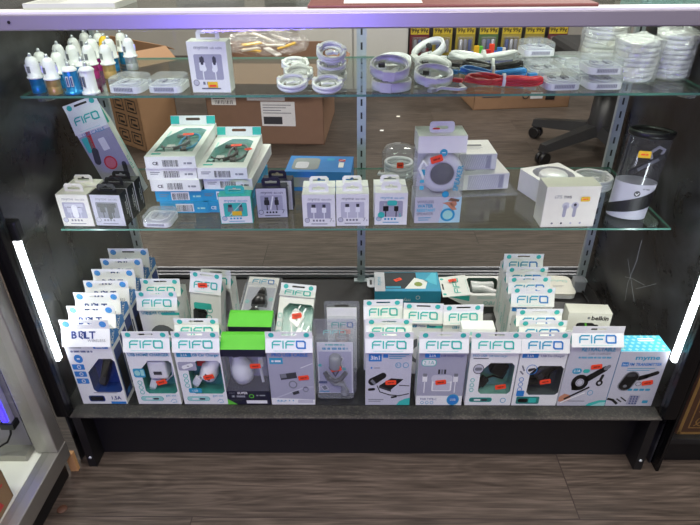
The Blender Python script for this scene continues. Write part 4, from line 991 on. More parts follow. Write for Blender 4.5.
def flat_box(label, loc, rz, w=.104, l=.25, h=.0255, top=False, body=WHITE, group=None, seed=0, ink=BLACK):
    t = thing('cable_box', label, 'box', loc, rz, group); b = MB()
    F = frame((-w/2, 0, h), (1, 0, 0), (0, 1, 0))
    if top:
        win = [(.012, .03), (w - .012, .03), (w - .012, l - .05), (w - .03, l - .035), (.04, l - .035), (.012, l*.55)]
        b.add([(x, y, z) for z in (0, h) for y in (0, l) for x in (-w/2, w/2)], [(0, 2, 3, 1), (0, 1, 5, 4), (2, 6, 7, 3), (0, 4, 6, 2), (1, 3, 7, 5)], body)
        flat = [(0, 0), (w, 0), (w, l), (0, l)] + win; tri = tessellate_polygon([[Vector((x, y, 0)) for x, y in q] for q in ([(0, 0), (w, 0), (w, l), (0, l)], win)])
        b.add([(x, y, 0) for x, y in flat], [tuple(f) for f in tri], body, F); b.prism(win, -.02, 0, PALETEAL, F, cap=False); b.add([(x, y, -.02) for x, y in win], [list(range(len(win)))], mat('sea_green_tray', '6f9f98', .55), F)
    else: b.box(-w/2, w/2, 0, l, 0, h, body)
    b.build('carton', t)
    b = MB(); p = Pr(b, FF(w)); x0 = w*.34; p.rect(x0 - .002, .003, x0 + .036, h - .004, WHITE)
    rnd = random.Random(seed)
    for k in range(16): p.rect(x0 + k*.0021, .004, x0 + k*.0021 + rnd.uniform(.0006, .0016), h - .007, BLACK if body != SKY else BLACK, 2)
    if seed % 2: p.text('CE', w*.2, h*.3, .007, BLACK if body == WHITE else WHITE, bold=True)
    else: p.bars(.008, h*.6, .02, 2, .004, MIDG)
    p.dashes(w*.76, h*.35, w*.16, .004, MIDG if body == WHITE else PALETEAL)
    b.build('edge_print', t)
    if top:
        b = MB(); b.add([(x, y, -.0004) for x, y in win], [list(range(len(win)))], FILM, F); b.build('window_film', t)
        b = MB(); rnd = random.Random(seed + 5)
        b.tube([(-.02 + .03*cos(a*.5), l*.52 + .045*sin(a*.5), h - .012 + .0002*a) for a in range(26)], .0032, MIDG if seed % 2 else DGREY); b.tube([(.012 + .02*cos(a*.5), l*.55 + .05*sin(a*.5), h - .010) for a in range(13)], .003, SKY if seed % 2 else MIDG)
        b.box(-.03, -.012, l*.3, l*.42, h - .016, h - .006, WPLAS, b=.002).box(.004, .016, l*.28, l*.38, h - .016, h - .007, DGREY, b=.002); b.build('device', t)
        b = MB(); FT = frame((-w/2, l - .012, h - .001), (1, 0, 0), (0, .35, 1)); b.plate(FT, [(0, 0), (w, 0), (w, .022), (0, .022)], [[(w/2 + x, .014 + y) for x, y in rr(.034, .006, .0028, 3)]], body, .0008)
        p = Pr(b, FT, .0009); p.rect(0, .003, .02, .021, TEAL).rect(w - .02, .003, w, .021, TEAL); b.build('header', t)
        b = MB(); p = Pr(b, F); p.circ(.02, .045, .006, PALETEAL).rr(.01, .012, .03, .02, .002, TEAL).rect(.012, l*.56, .016, l - .06, PALETEAL); b.build('top_print', t)
        sticker(t, F, w*.56, l*.62, 5, w=.024, h=.014)
        if seed == 2: sticker(t, F, w*.86, l*.5, 40, w=.016, h=.012)
    return t
GS = 'stacked flat cable boxes'
SL = [('sky-blue flat box at the very bottom of the stack nearer the end panel', SKY), ('sky-blue flat box second from the bottom of the stack nearer the end panel', SKY), ('white flat box with a CE mark, mid-height in the stack nearer the end panel', WHITE), ('white flat box second from the top of the stack nearer the end panel', WHITE), ('white windowed flat box topping the stack nearer the end panel', WHITE)]
for k, (lab, m) in enumerate(SL):
    flat_box(lab, ((-.395, -.402, -.395, -.399, -.396)[k] + .012*(k < 2), .258 + (.002, .006, .001, .004, 0)[k], S1 + k*.0257), (0, 1, -1, 1, 0)[k] + 1, l=.222, top=k == 4, body=m, group=GS, seed=(4, 6, 3, 8, 11)[k])
SR = [('sky-blue flat box with a CE mark, bottom of the stack behind the small teal box', SKY), ('sky-blue flat box second from the bottom behind the small teal box', SKY), ('white flat box under the topmost one behind the small teal box', WHITE), ('white windowed flat box topping the stack behind the small teal box', WHITE)]
for k, (lab, m) in enumerate(SR):
    flat_box(lab, ((-.290, -.294, -.285, -.293)[k], .262 + (.0, .004, .005, 0)[k], S1 + k*.0257), (-1, 0, -3, 0)[k], l=.214, top=k == 3, body=m, group=GS, seed=(5, 10, 6, 2)[k])

hang_box('cable_box', 'small teal box with a yellow sticker in its window on the lower shelf', (-.262, .21, S1), 3, w=.066, h=.062, body=mat('aqua_card', '3cc0b8', .5), front=WHITE, plug=MIDG, win=TEAL, ink=TEALB, group=GB,
         deco=lambda p, w, h: p.rr(w*.38, h*.3, w*.68, h*.46, .001, YELLOW, 5).line([(w*.3, h*.3), (w*.7, h*.74)], .002, PALETEAL, 4))
NV = lambda p, w, h: (p.text('7', w*.86, h*.15, .009, DNAVY), p.line([(w*.45, h*.3), (w*.55, h*.72)], .003, WHITE, 4))
hang_box('cable_box', 'dark navy box with black cable ends, front one of two beside the small teal box', (-.191, .236, S1), 2, w=.064, h=.068, body=DNAVY, front=GREYW, plug=BLKCARD, ink=DNAVY, group=GB, deco=NV)
hang_box('cable_box', 'dark navy box standing just behind the front navy box with black cable ends', (-.183, .274, S1), -2, w=.064, h=.069, body=DNAVY, front=GREYW, plug=BLKCARD, ink=DNAVY, group=GB)
t = thing('router_box', 'bright blue box with a grey window and red mark, lying on the lower shelf', 'box', (-.103, .372, S1), -3)
w, d, h = .152, .10, .048
MB().box(-w/2, w/2, 0, d, 0, h, BLUE).build('carton', t)
b = MB(); p = Pr(b, frame((-w/2, 0, h), (1, 0, 0), (0, 1, 0))); p.rr(.012, .012, .075, .085, .012, mat('smoke_window', '9da3a6', .2)).rr(.02, .02, .05, .06, .008, GREYW, 2).rect(.118, .066, .134, .08, RED).line([(.119, .067), (.133, .079)], .002, WHITE, 2).rect(.12, .028, .132, .06, WHITE).rr(.09, .07, .108, .085, .003, SKY); b.build('top_print', t)
b = MB(); p = Pr(b, FF(w)); p.dashes(.1, .014, .04, .01, WHITE).rr(.012, .01, .075, .034, .003, mat('smoke_window', '9da3a6', .2)); b.build('edge_print', t)
for x, y, kind, labs in ((-.090, .196, 0, ('white box with dark-tipped white cable ends, front one of the first white pair', 'white box behind the front one of the first white pair')),
                         (-.022, .199, 1, ('white box printed with a bare metal cable end, front one of the middle white pair', 'white box behind the front one of the middle white pair')),
                         (.056, .203, 2, ('white box with a teal badge and black cable ends, beside the round speaker box', 'white box behind the one with the teal badge'))):
    deco = (W7, W7, lambda p, w, h: (p.rr(w*.38, h*.62, w*.68, h*.78, .004, TEAL, 5), p.text('5', w*.78, h*.26, .008, TEAL, L=5), p.circ(w*.2, h*.32, .007, TEAL, 4)))[kind]
    ink = (MIDG, MIDG, TEALB)[kind]
    for j in (0, 1):
        hang_box('cable_box', labs[j], (x - .001*j, y + .036*j, S1), (0, .5, 0)[kind] + j, w=.066, h=.071 + .001*j, d=.032, body=WHITE, plug=(WPLAS, WPLAS, BLACK)[kind], win=(LAV, GREYW, LAV)[kind], ink=ink, group=GB, deco=deco)

t = thing('speaker_box', 'clear white-backed box with a round grille speaker and orange sticker', 'box', (.152, .212, S1), 2)
w, h, d = .094, .185, .062
F = FF(w)
MB().box(-w/2, w/2, 0, d, h - .034, h, WHITE).build('top_card', t)
b = MB().box(-w/2, w/2, 0, d, 0, .058, GREYW); p = Pr(b, F)
p.text('WIRELESS', .021, .045, .006, MIDG, w=.034).text('WATER', .021, .035, .0075, TEALB, w=.032, bold=True).text('RESISTANT', .023, .026, .0065, CYAN, w=.038, bold=True).text('SPEAKER', .021, .018, .006, MIDG, w=.034); p.bars(.008, .011, .026, 2, .005, TEALB)
p.poly([(.05, .0), (w, 0), (w, .058), (.06, .05)], mat('pool_print', 'b4d8e4', .5)).circ(.078, .043, .007, SKIN, 2).poly([(.055, .045), (.072, .048), (.086, .030), (.076, .028), (.066, .040)], SKIN, 2).circ(.068, .018, .015, SKY, 2).circ(.068, .018, .0105, PALETEAL, 3).poly([(.066, .05), (.072, .056), (.09, .052), (.088, .047)], mat('hair_print', '7a5a48', .5), 3).circ(.060, .064, .007, SKY, 3)
b.build('base_card', t)
b = MB(); b.prism([(-w/2, 0), (w/2, 0), (w/2, d), (-w/2, d)], .058, h - .034, HARD, cap=False); b.build('clear_sleeve', t)
b = MB().box(-w/2 + .002, w/2 - .002, d - .004, d - .002, .058, h - .034, WHITE); b.build('backing_card', t)
b = MB(); p = Pr(b, F, .0005); p.text('SPEAKER', w - .007, .098, .010, TEALB, rot=82, bold=True, w=.055).rr(.006, .105, .016, .118, .002, TEALB).rect(.007, .075, .015, .083, CYAN).rect(.007, .09, .015, .096, CYAN).circ(.050, h - .033, .0075, TEALB, 3).line([(.047, h - .033), (.053, h - .033)], .0016, WHITE, 4); b.build('sleeve_print', t)
M = Matrix.Translation((.004, .008, .106)) @ Matrix.Rotation(R(90), 4, 'X')
sp = MB().lathe([(.030, -.034), (.041, -.028), (.042, -.004), (.036, .001), (.031, .002)], WPLAS, M, n=32); sp = sp.build('speaker', t)
GRL = mat('speaker_grille', '55565c', .7, noise=.4, scale=420)
MB().lathe([(.0235, .0005), (.0235, .003), (.006, .0034), (0, .0034)], GRL, M, n=28).ring([(.0255, .002), (.0255, .0036), (.0235, .0036), (.0235, .002)], GREYW, M).build('grille', sp)
MB().tube([(-.034, -.002, .10), (-.042, 0, .12), (-.035, 0, .135), (-.028, 0, .125)], .003, WPLAS).build('carry_loop', sp)
b = MB(); FT = frame((-.024, d*.35, h), (1, 0, 0), (0, 0, 1)); b.plate(FT, [(x + .024, y + .011) for x, y in rr(.048, .022, .006, 3)], [[(x + .024, y + .010) for x, y in rr(.024, .006, .0028, 3)]], WHITE, .001); b.build('hang_tab', t)
sticker(t, FF(w), .037, .139, 18, w=.024, h=.014, lift=.001); sticker(t, FT, .013, .008, 0, w=.014, h=.003, lift=.0015)

t = thing('cable_tub', 'clear domed tub with a coiled white cable and orange sticker behind the round speaker', 'tub', (.088, .468, S1), 0)
b = MB().lathe([(.042, .0), (.042, .06), (.034, .072), (.02, .077), (0, .078)], HARD, n=26); b.build('clear_dome', t)
b = MB()
for k in range(4): b.ring([(.032 + .0045*cos(a*pi/3), .006 + k*.009 + .0045*sin(a*pi/3)) for a in range(6)], WPLAS, n=26)
b.tube([(.02, -.035, .012), (-.02, -.04, .02), (-.05, -.03, .015), (-.046, .0, .008)], .0035, WPLAS); b.build('cable', t)
sticker(t, frame((-.03, -.0425, .03), (1, 0, 0), (0, .1, 1)), .03, .012, 0, w=.016, h=.014)

def patterned_box(label, loc, rz, dark):
    t = thing('earbud_box', label, 'box', loc, rz, 'white earbud boxes'); w, d, h = .115, .095, .038
    MB().box(-w/2, w/2, 0, d, 0, h, WHITE, b=.001).build('carton', t)
    b = MB(); p = Pr(b, FF(w)); p.rect(.02, .002, w - .012, h - .002, GREYW).rect(w - .024, .004, w - .014, h - .004, LAV, 2)
    for k in range(14): p.line([(.022 + k*.005, .004), (.03 + k*.005, h - .004)], .0007, WHITE, 2)
    b.build('front_print', t)
    b = MB(); p = Pr(b, frame((-w/2, 0, h), (1, 0, 0), (0, 1, 0))); p.ringo(.03, .045, .024, .006, GREYW).circ(.03, .045, .015, LAV); p.rect(.05, .05, .09, .062, MIDG); p.bars(.05, .04, .04, 2, .008, LAV); b.build('top_print', t)
    return t
patterned_box('white patterned earbud box, lower of the two beside the round speaker', (.275, .362, S1 + .0075), 6, 0)
patterned_box('white patterned earbud box, upper of the two beside the round speaker', (.246, .385, S1 + .0465), 2, 0)
t = thing('clear_tray', 'clear plastic tray under the white patterned earbud boxes', 'tray', (.276, .352, S1), 5)
b = MB(); b.box(-.075, .075, -.012, .125, 0, .002, HARD); 
o = rr(.15, .137, .008, 3, 0, .0565); b.prism(o, .002, .007, HARD, cap=False); b.build('shell', t)

t = thing('watch_box', 'open white square box with a round white puck inside, on the lower shelf', 'box', (.424, .350, S1), 20)
w, h = .105, .051
b = MB(); o = rr(w, w, .004, 3); q = rr(w*.8, w*.8, .034, 6)
tri = tessellate_polygon([[Vector((x, y, 0)) for x, y in l] for l in (o, q)]); flat = o + q
b.prism(o, 0, h, WHITE, cap=False); b.add([(x, y, 0) for x, y in o], [list(range(len(o)))[::-1]], WHITE); b.add([(x, y, h) for x, y in flat], [tuple(f) for f in tri], WHITE); b.prism(q, .014, h, GREYW, cap=False); b.add([(x, y, .014) for x, y in q], [list(range(len(q)))], GREYW)
b.build('base', t); MB().lathe([(.031, .0142), (.031, .050), (.028, .053), (0, .0535)], WPLAS, n=28).build('puck', t)

t = thing('earbud_box', 'white box printed with two white earbuds and a yellow sticker', 'box', (.413, .192, S1), 2)
w, h, d = .108, .089, .048
MB().box(-w/2, w/2, 0, d, 0, h, mat('warm_white_card', 'f4f0e2', .4), b=.001).build('carton', t)
b = MB(); p = Pr(b, FF(w)); p.text('i7S', .026, h - .025, .007, MIDG, w=.014).text('TWS', .044, h - .025, .0055, DGREY, w=.016, bold=True)
for x, s in ((.044, -1), (.062, 1)): p.circ(x, .048, .0075, GREYW).cap(x + s*.001, .046, x + s*.001, .026, .0034, LAV, 2).circ(x - s*.004 + .004, .050, .003, DGREY if s > 0 else WHITE, 3)
for k in range(4): p.circ(.022 + k*.019, .009, .0022, (MIDG, DGREY, GREYW, LAV)[k])
b.build('front_print', t); sticker(t, FF(w), .080, .062, 0, w=.018, h=.010, m=YELLOW, ink=ORANGE)

def cable_coil(label, loc, rz=0, r=.0285, turns=2, group='coiled white cables on the top shelf', ends=True):
    t = thing('cable_coil', label, 'cable', loc, rz, group); b = MB()
    for k in range(turns):
        b.ring([(r - .0036 + .0036*cos(a*pi/3), .0038 + k*.0064 + .0034*sin(a*pi/3)) for a in range(6)], WPLAS, n=28)
    b.ring([(r - .0095 + .0028*cos(a*pi/3), .0034 + .0028*sin(a*pi/3)) for a in range(6)], WPLAS, n=24)
    b.build('loops', t)
    h = turns*.0064 + .0012
    b = MB()
    for a in (20, 160):
        M = Matrix.Rotation(R(a), 4, 'Z'); b.box(r - .0085, r + .0006, -.005, .005, .0001, h + .0004, WHITE, M, b=.001)
    b.build('paper_bands', t)
    if ends:
        b = MB(); b.box(-.012, .003, -.006, .003, h*.35, h*.85, WPLAS, Matrix.Rotation(.5, 4, 'Z'), b=.0015).box(.004, .014, -.003, .004, h*.4, h*.8, WPLAS, Matrix.Rotation(-.3, 4, 'Z'), b=.0015).box(.003, .009, -.012, -.006, h*.45, h*.75, SILV, Matrix.Rotation(.9, 4, 'Z')); b.build('connectors', t)
    return t
cable_coil('coiled white cable with a dark plug on the lower shelf behind the earbud box', (.535, .40, S1), 10, r=.045, turns=4, group='coiled cable on the lower shelf')

t = thing('headset_tube', 'tall clear oval tube with a black earpiece inside and a dark diagonal band', 'package', (.548, .245, S1), -8)
A = dict(sx=1, sy=.62, n=36)
b = MB().lathe([(.037, 0), (.0387, .074)], GREYW, **A); b.build('sleeve_card', t)
b = MB(); n = 36; vs = []
for k in range(n//2 + 1):
    a = pi + pi*k/(n//2); f = k/(n//2); z0 = .004 + .028*f; z1 = z0 + .018 + .020*f
    vs += [(.0388*cos(a), .0388*.62*sin(a), z0), (.0388*cos(a), .0388*.62*sin(a), z1)]
b.add(vs, [(2*k, 2*k+2, 2*k+3, 2*k+1) for k in range(n//2)], BLKCARD); b.build('diagonal_band', t)
b = MB().lathe([(.0388, .074), (.0400, .165)], SMOKE, **A); b.v = b.v[:72]; b.f = b.f[:36]; b.fm = b.fm[:36]; b.fs = b.fs[:36]; b.build('clear_tube', t)
b = MB().ring([(.0402, .164), (.042, .168), (.042, .174), (.039, .175), (.037, .170), (.037, .164)], BLACK, **A).lathe([(.037, .1665), (0, .1666)], SMOKE, **A); b.build('lid', t)
b = MB(); M = Matrix.Translation((.006, -.010, .112)) @ Matrix.Rotation(R(52), 4, 'Y'); b.box(-.006, .006, -.004, .004, -.034, .034, BLACK, M, b=.003).box(-.003, .003, -.0045, -.004, -.02, .02, MIDG, M).tube([(-.006, 0, .01), (-.018, 0, .014), (-.020, 0, .03), (-.010, 0, .036), (-.004, 0, .028)], .003, GREYW, M=M); b.build('earpiece', t)
t.rotation_euler = (0, R(3), R(-8)); t.location = (.552, .245, S1 + .0022); t.scale = (1.05, 1.05, 1.05)
sticker(t, frame((-.014, -.0247, .125), (1, -.12, 0), (0, 0, 1)), .004, .01, 4, w=.022, h=.013, m=YELLOW, ink=ORANGE)
b = MB(); p = Pr(b, frame((-.02, -.0237, 0), (1, 0, 0), (0, 0, 1)), .0014); p.circ(.02, .056, .006, DGREY).line([(.017, .056), (.02, .053), (.023, .058)], .0014, WHITE, 2).dashes(.028, .065, .012, .003, MIDG); b.build('front_print', t)
# ------------------------------------------------------------------ upper glass shelf
def car_charger(label, loc, rz, metal, tall=True, lean=0):
    t = thing('car_charger', label, 'car charger', loc, rz, 'car chargers on the top shelf')
    PORT = DGREY
    if tall:
        MB().lathe([(.0118, 0), (.0122, .001), (.0122, .013), (.0118, .0135), (.0122, .014), (.0122, .026)], metal, n=20).build('metal_base', t)
        MB().lathe([(.0142, .026), (.0149, .0275), (.0142, .029), (.0125, .030), (.0119, .046), (.0104, .056), (.0076, .0615), (.0035, .0635)], WPLAS, n=22).build('body', t)
        b = MB(); 
        for s in (1, -1): b.box(s*.0117 - .0012, s*.0117 + .0012, -.003, .003, .038, .050, SILV, Matrix.Rotation(.7, 4, 'Z'))
        b.box(-.0030, .0030, -.0126, -.0105, .037, .048, MIDG); b.build('side_contact', t)
        MB().lathe([(.0035, .0635), (.0032, .067), (.0016, .0695), (0, .0698)], SILV, n=12).build('tip', t)
    else:
        MB().lathe([(.0158, 0), (.0162, .002), (.0155, .0035), (.0128, .005), (.0122, .040)], metal, n=22).build('body', t)
        MB().lathe([(.0135, .040), (.0138, .042), (.010, .046), (.004, .048)], WPLAS, n=20).build('cap', t)
        b = MB()
        for k in range(2): b.box(-.006 + k*.007, -.0015 + k*.007, -.0135, -.0105, .014, .032, GREYW if metal != WPLAS else MIDG); b.box(-.005 + k*.007, -.003 + k*.007, -.0139, -.0135, .016, .030, NAVY)
        b.build('usb_ports', t)
        MB().lathe([(.0038, .048), (.0034, .053), (.0012, .0565), (0, .0568)], SILV, n=12).build('tip', t)
    return t
for x, y, m, tall, lab in (
    (-.599, .214, BLUEM, 1, 'white bullet car charger with a blue base at the outer front corner'),
    (-.564, .204, GOLD, 1, 'white bullet car charger with a shiny gold base in the front row'),
    (-.531, .207, BLUEM, 0, 'short all-blue car charger with a white cap in the front row'),
    (-.499, .205, WPLAS, 0, 'short all-white car charger at the inner end of the front row'),
    (-.604, .256, SILV, 1, 'white bullet car charger with a silver base, behind the outer front corner one'),
    (-.569, .250, BLUEM, 1, 'white bullet car charger with a blue base, straight behind the gold-based front one'),
    (-.524, .247, BLUEM, 0, 'short all-blue car charger standing behind the front short blue one'),
    (-.604, .330, SILV, 1, 'white bullet car charger with a silver base against the end panel, third row'),
    (-.573, .322, SILV, 1, 'white bullet car charger with a silver base, beside the magenta-based one'),
    (-.541, .322, MAGM, 1, 'white bullet car charger with a magenta base'),
    (-.508, .325, GOLD, 1, 'white bullet car charger with a dull gold base, nearest the clear earphone cases'),
    (-.488, .396, SILV, 1, 'white bullet car charger with a silver base standing apart at the inner rear'),
    (-.524, .386, BLUEM, 1, 'white bullet car charger with a blue base, behind the dull gold one'),
    (-.604, .400, BLUEM, 1, 'white bullet car charger with a blue base against the end panel, fourth row'),
    (-.560, .388, MAGM, 1, 'white bullet car charger with a magenta base, fourth row'),
    (-.606, .462, GOLD, 1, 'white bullet car charger with a gold base in the far outer corner'),
    (-.572, .455, SILV, 1, 'white bullet car charger with a silver base, rear row beside the corner one'),
    (-.525, .458, BLUEM, 1, 'white bullet car charger with a blue base in the rear row, at its inner end')):
    car_charger(lab, (x, y, S2), random.uniform(-35, 35), m, tall)
t = thing('car_charger', 'yellow car charger standing among the white ones in the rear row', 'car charger', (-.546, .420, S2), 0, 'car chargers on the top shelf')
MB().lathe([(.0122, 0), (.0122, .026), (.0155, .0275), (.0135, .030), (.0128, .046), (.0105, .057), (.004, .0635)], YELLOW, n=20).build('body', t)
MB().lathe([(.0035, .0635), (.0032, .067), (0, .0698)], SILV, n=12).build('tip', t)

clear_case('square clear earphone case next to the front car chargers on the upper shelf', (-.434, .232, S2), -8, w=.062, h=.026, group=GE, inner=GREYW)
clear_case('square clear earphone case beside the tall white hang box on the upper shelf', (-.362, .232, S2), -3, w=.062, h=.026, group=GE)
hang_box('cable_box', 'tall white hang box with dark cable ends and yellow sticker on the upper shelf', (-.277, .205, S2), -2, w=.07, h=.088, d=.035, win=LAV, plug=WPLAS, group=GB, sub='usb cable',
         deco=lambda p, w, h: (p.cap(w*.34, h*.58, w*.35, h*.70, .0025, DGREY, 5, .002), p.cap(w*.66, h*.58, w*.66, h*.70, .0025, DGREY, 5, .002), p.circ(w*.37, h*.48, .005, WPLAS, 5), p.circ(w*.65, h*.46, .005, WPLAS, 5), p.rect(w*.42, h*.1, w*.68, h*.22, YELLOW, 6), p.rect(w*.46, h*.12, w*.64, h*.16, ORANGE, 7)))
CG = 'coiled white cables on the top shelf'
TILT = R(13)
c0 = cable_coil('coiled white cable at the front, nearest the tall white hang box', (-.131, .219, S2 + .0068), 0); c0.rotation_euler[0] = TILT
for x, y, z, rz, lab in ((-.126, .292, 0, 40, 'coiled white cable in the middle of the row behind the one nearest the hang box'), (-.140, .372, 0, 75, 'coiled white cable at the back of the row nearest the hang box'),
        (-.066, .209, 0, -15, 'coiled white cable at the front, nearest the middle post'), (-.060, .283, 0, 60, 'coiled white cable at the bottom of the pile of three by the middle post'),
        (-.061, .285, .0165, 10, 'coiled white cable in the middle of the pile of three by the middle post')):
    dup(c0, (x, y, S2 + .0068 + z), rz*.3, lab, CG)
o = dup(c0, (-.062, .290, S2 + .04), 0, 'coiled white cable tilted on top of the pile of three by the middle post', CG); o.rotation_euler = (R(26), R(5), 0); o.location.z = S2 + .047

def flat_coil(label, loc, rz=0, r=.0365, h=.017, tilt=None):
    t = thing('flat_cable_coil', label, 'cable', loc, rz, 'wide flat white cable rings')
    b = MB(); b.ring([(r, .001), (r + .0005, h*.5), (r, h), (r - .004, h), (r - .004, .001)], WPLAS, n=32); b.ring([(r - .005, .003), (r - .005, h - .002), (r - .007, h - .002), (r - .007, .003)], WPLAS, n=30); b.build('band', t)
    b = MB().box(-.014, .002, -.006, .004, h*.3, h*.7, WPLAS, Matrix.Translation((.006, -.012, 0)) @ Matrix.Rotation(.6, 4, 'Z'), b=.002).box(.002, .010, -.004, .003, h*.34, h*.66, SILV, Matrix.Translation((.006, -.012, 0)) @ Matrix.Rotation(.6, 4, 'Z')); b.box(-.020, -.008, .006, .014, h*.3, h*.8, DGREY, Matrix.Rotation(-.3, 4, 'Z'), b=.001)
    b.build('connectors', t)
    b = MB().box(r - .0085, r + .0012, -.011, .011, -.0 + .0002, h + .0006, WHITE, Matrix.Rotation(R(-115), 4, 'Z'), b=.001); b.build('paper_band', t)
    if tilt: t.rotation_euler = (R(tilt[0]), R(tilt[1]), R(rz))
    return t
f0 = flat_coil('wide flat white cable ring at the front by the middle post, lower of two', (.051, .229, S2), 5)
FG = 'wide flat white cable rings'
o = dup(f0, (.047, .236, S2 + .0275), 100, 'wide flat white cable ring at the front by the middle post, upper of two', FG); o.rotation_euler = (R(14), R(-3), R(20))
o = dup(f0, (.062, .372, S2), -30, 'wide flat white cable ring behind the two stacked ones by the middle post', FG); o.rotation_euler = (R(11), 0, o.rotation_euler[2]*.4); o.location.z += .0072
o = dup(f0, (.131, .262, S2), 30, 'wide flat white cable ring at the front, beside the red cable bundle', FG); o.rotation_euler = (R(11), 0, o.rotation_euler[2]*.4); o.location.z += .0072
o = dup(f0, (.139, .345, S2), 75, 'wide flat white cable ring in the middle of the row beside the cable bundles', FG); o.rotation_euler = (R(11), 0, o.rotation_euler[2]*.4); o.location.z += .0072
o = dup(f0, (.143, .432, S2 + .021), -60, 'wide flat white cable ring tipped up at the back, its plug sticking up', FG); o.rotation_euler = (R(28), R(-6), R(-50))
t = thing('loose_cable', 'thin loose white cable with metal tip lying before the flat rings', 'cable', (.15, .21, S2))
MB().tube([(.03, .03, .004), (.035, .0, .004), (.02, -.008, .004), (-.01, .0, .005), (-.02, -.012, .004)], .003, WPLAS).build('lead', t)
MB().box(-.005, .005, -.016, 0, -.003, .003, SILV, Matrix.Translation((-.021, -.008, .0042)) @ Matrix.Rotation(-.8, 4, 'Z')).build('plug', t)

def bundle(label, loc, m, rz, L=.115, seed=1, r=.0034, n=3, tie=WHITE):
    t = thing('cable_bundle', label, 'cable', loc, rz, 'folded cable bundles'); rnd = random.Random(seed); pts = []
    for k in range(n*24):
        a = 2*pi*k/24; lap = k//24; w = .012 + .0045*lap
        s = cos(a); pin = .16 + .84*abs(s)**.7
        pts.append((L/2*s*(1 - .03*lap), w*sin(a)*pin*1.25 + .0, r + .0018*lap + .0042*(1 + sin(a*2 + lap*1.3))*.9 + .004*abs(s)))
    MB().tube(pts, r, m, n=7).build('cord', t)
    MB().ring([(.0105, -.003), (.0105, .003), (.0095, .003), (.0095, -.003)], tie, Matrix.Translation((0, 0, .0122)) @ Matrix.Rotation(pi/2, 4, 'Y'), n=14, sx=1.15).build('tie', t)
    b = MB()
    for s in (-1, 1):
        M = Matrix.Translation((L*.5*s + s*.004, -.008*s, .008)) @ Matrix.Rotation(.4*s, 4, 'Z'); b.box(*sorted((0, s*.018)), -.005, .005, -.0035, .0035, m, M, b=.001); b.box(*sorted((s*.018, s*.026)), -.004, .004, -.002, .002, SILV, M)
    b.build('plugs', t)
    return t
bundle('folded white cable bundle behind the coloured ones on the upper shelf', (.262, .455, S2), WPLAS, 6, L=.15, seed=2, n=3, r=.0044)
bundle('folded black cable bundle between the white and blue ones', (.264, .368, S2), BLACK, -4, L=.12, seed=3)
bundle('folded sky-blue cable bundle behind the red one', (.252, .304, S2), mat('blue_cable', '2b8fe0', .4), -6, L=.125, seed=4)
bundle('folded red braided cable bundle at the front edge', (.258, .235, S2), mat('red_cable', 'd62436', .45), -5, L=.14, seed=5, n=4)

for x, y, z, rz, inner, tone, lab in (
    (.360, .238, 0, 4, BLKCARD, BLKCARD, 'square clear case with black-tipped earphones and a black label edge'),
    (.355, .330, 0, 0, MIDG, None, 'square clear case behind the black-edged one, grey earphones inside'),
    (.352, .400, 0, 8, None, None, 'square clear case lowest at the back, beneath the topmost case'),
    (.358, .402, .0262, 3, LAV, None, 'square clear case lying on top of the back one behind the grey earphones'),
    (.437, .240, 0, 3, None, None, 'square clear case at the front beside the bagged cables, lower of two'),
    (.434, .243, .0262, 1, None, None, 'square clear case at the front beside the bagged cables, upper of two'),
    (.432, .322, 0, -4, None, None, 'square clear case in the second rank beside the bagged cables'),
    (.430, .395, 0, 6, None, None, 'square clear case in the third rank beside the bagged cables')):
    clear_case(lab, (x, y, S2 + z), rz, w=.063, h=.026, inner=inner, tone=None, group=GE)

# bagged stacks of coiled cable
def disc(label, loc, r, group):
    t = MB()
    t.ring([(r - .006 + .006*cos(a*pi/3), .0042 + .0042*sin(a*pi/3)) for a in range(6)], WPLAS, n=30); t.ring([(r - .0155 + .0042*cos(a*pi/3), .004 + .0035*sin(a*pi/3)) for a in range(6)], WPLAS, n=26)
    t.box(-.02, .02, -.012, .010, .002, .006, GREYW, Matrix.Rotation(.4, 4, 'Z'), b=.001).box(r - .02, r + .0005, -.01, .01, .0002, .0084, CREAM, Matrix.Rotation(2.4, 4, 'Z'))
    o = t.build('cable_coil', None, loc); o.rotation_euler = (R(random.uniform(-1, 1)), R(random.uniform(-1, 1)), random.uniform(0, 6)); return tag(o, label, 'cable', group)
def bag(label, loc, r, h, seed, tilt=None):
    n = 40; rings = 14; rnd = random.Random(seed); vs = []; fs = []
    ph = [rnd.uniform(0, 6.3) for _ in range(8)]
    for j in range(rings + 1):
        f = j/rings
        for k in range(n):
            a = 2*pi*k/n
            q = r*(1.12 + .035*sin(5*a + ph[0] + 4*f) + .03*sin(9*a + ph[1] - 7*f) + .02*rnd.uniform(-1, 1) + (.05*(f > .86)))
            if j == rings: q *= .55
            if j == 0: q = r*1.09
            vs.append((q*cos(a), q*sin(a), .0006 + h*f + (.004*sin(3*a + ph[2]) if j > rings - 3 else 0)))
    for j in range(rings):
        for k in range(n): fs.append((j*n+k, j*n+(k+1) % n, (j+1)*n+(k+1) % n, (j+1)*n+k))
    fs.append([rings*n + k for k in range(n)])
    o = MB().add(vs, fs, BAGF).build('plastic_bag', None, loc); tag(o, label, 'plastic bag', 'crinkled bags round the cable stacks')
    if tilt: o.rotation_euler = (R(tilt[0]), R(tilt[1]), 0)
    return o
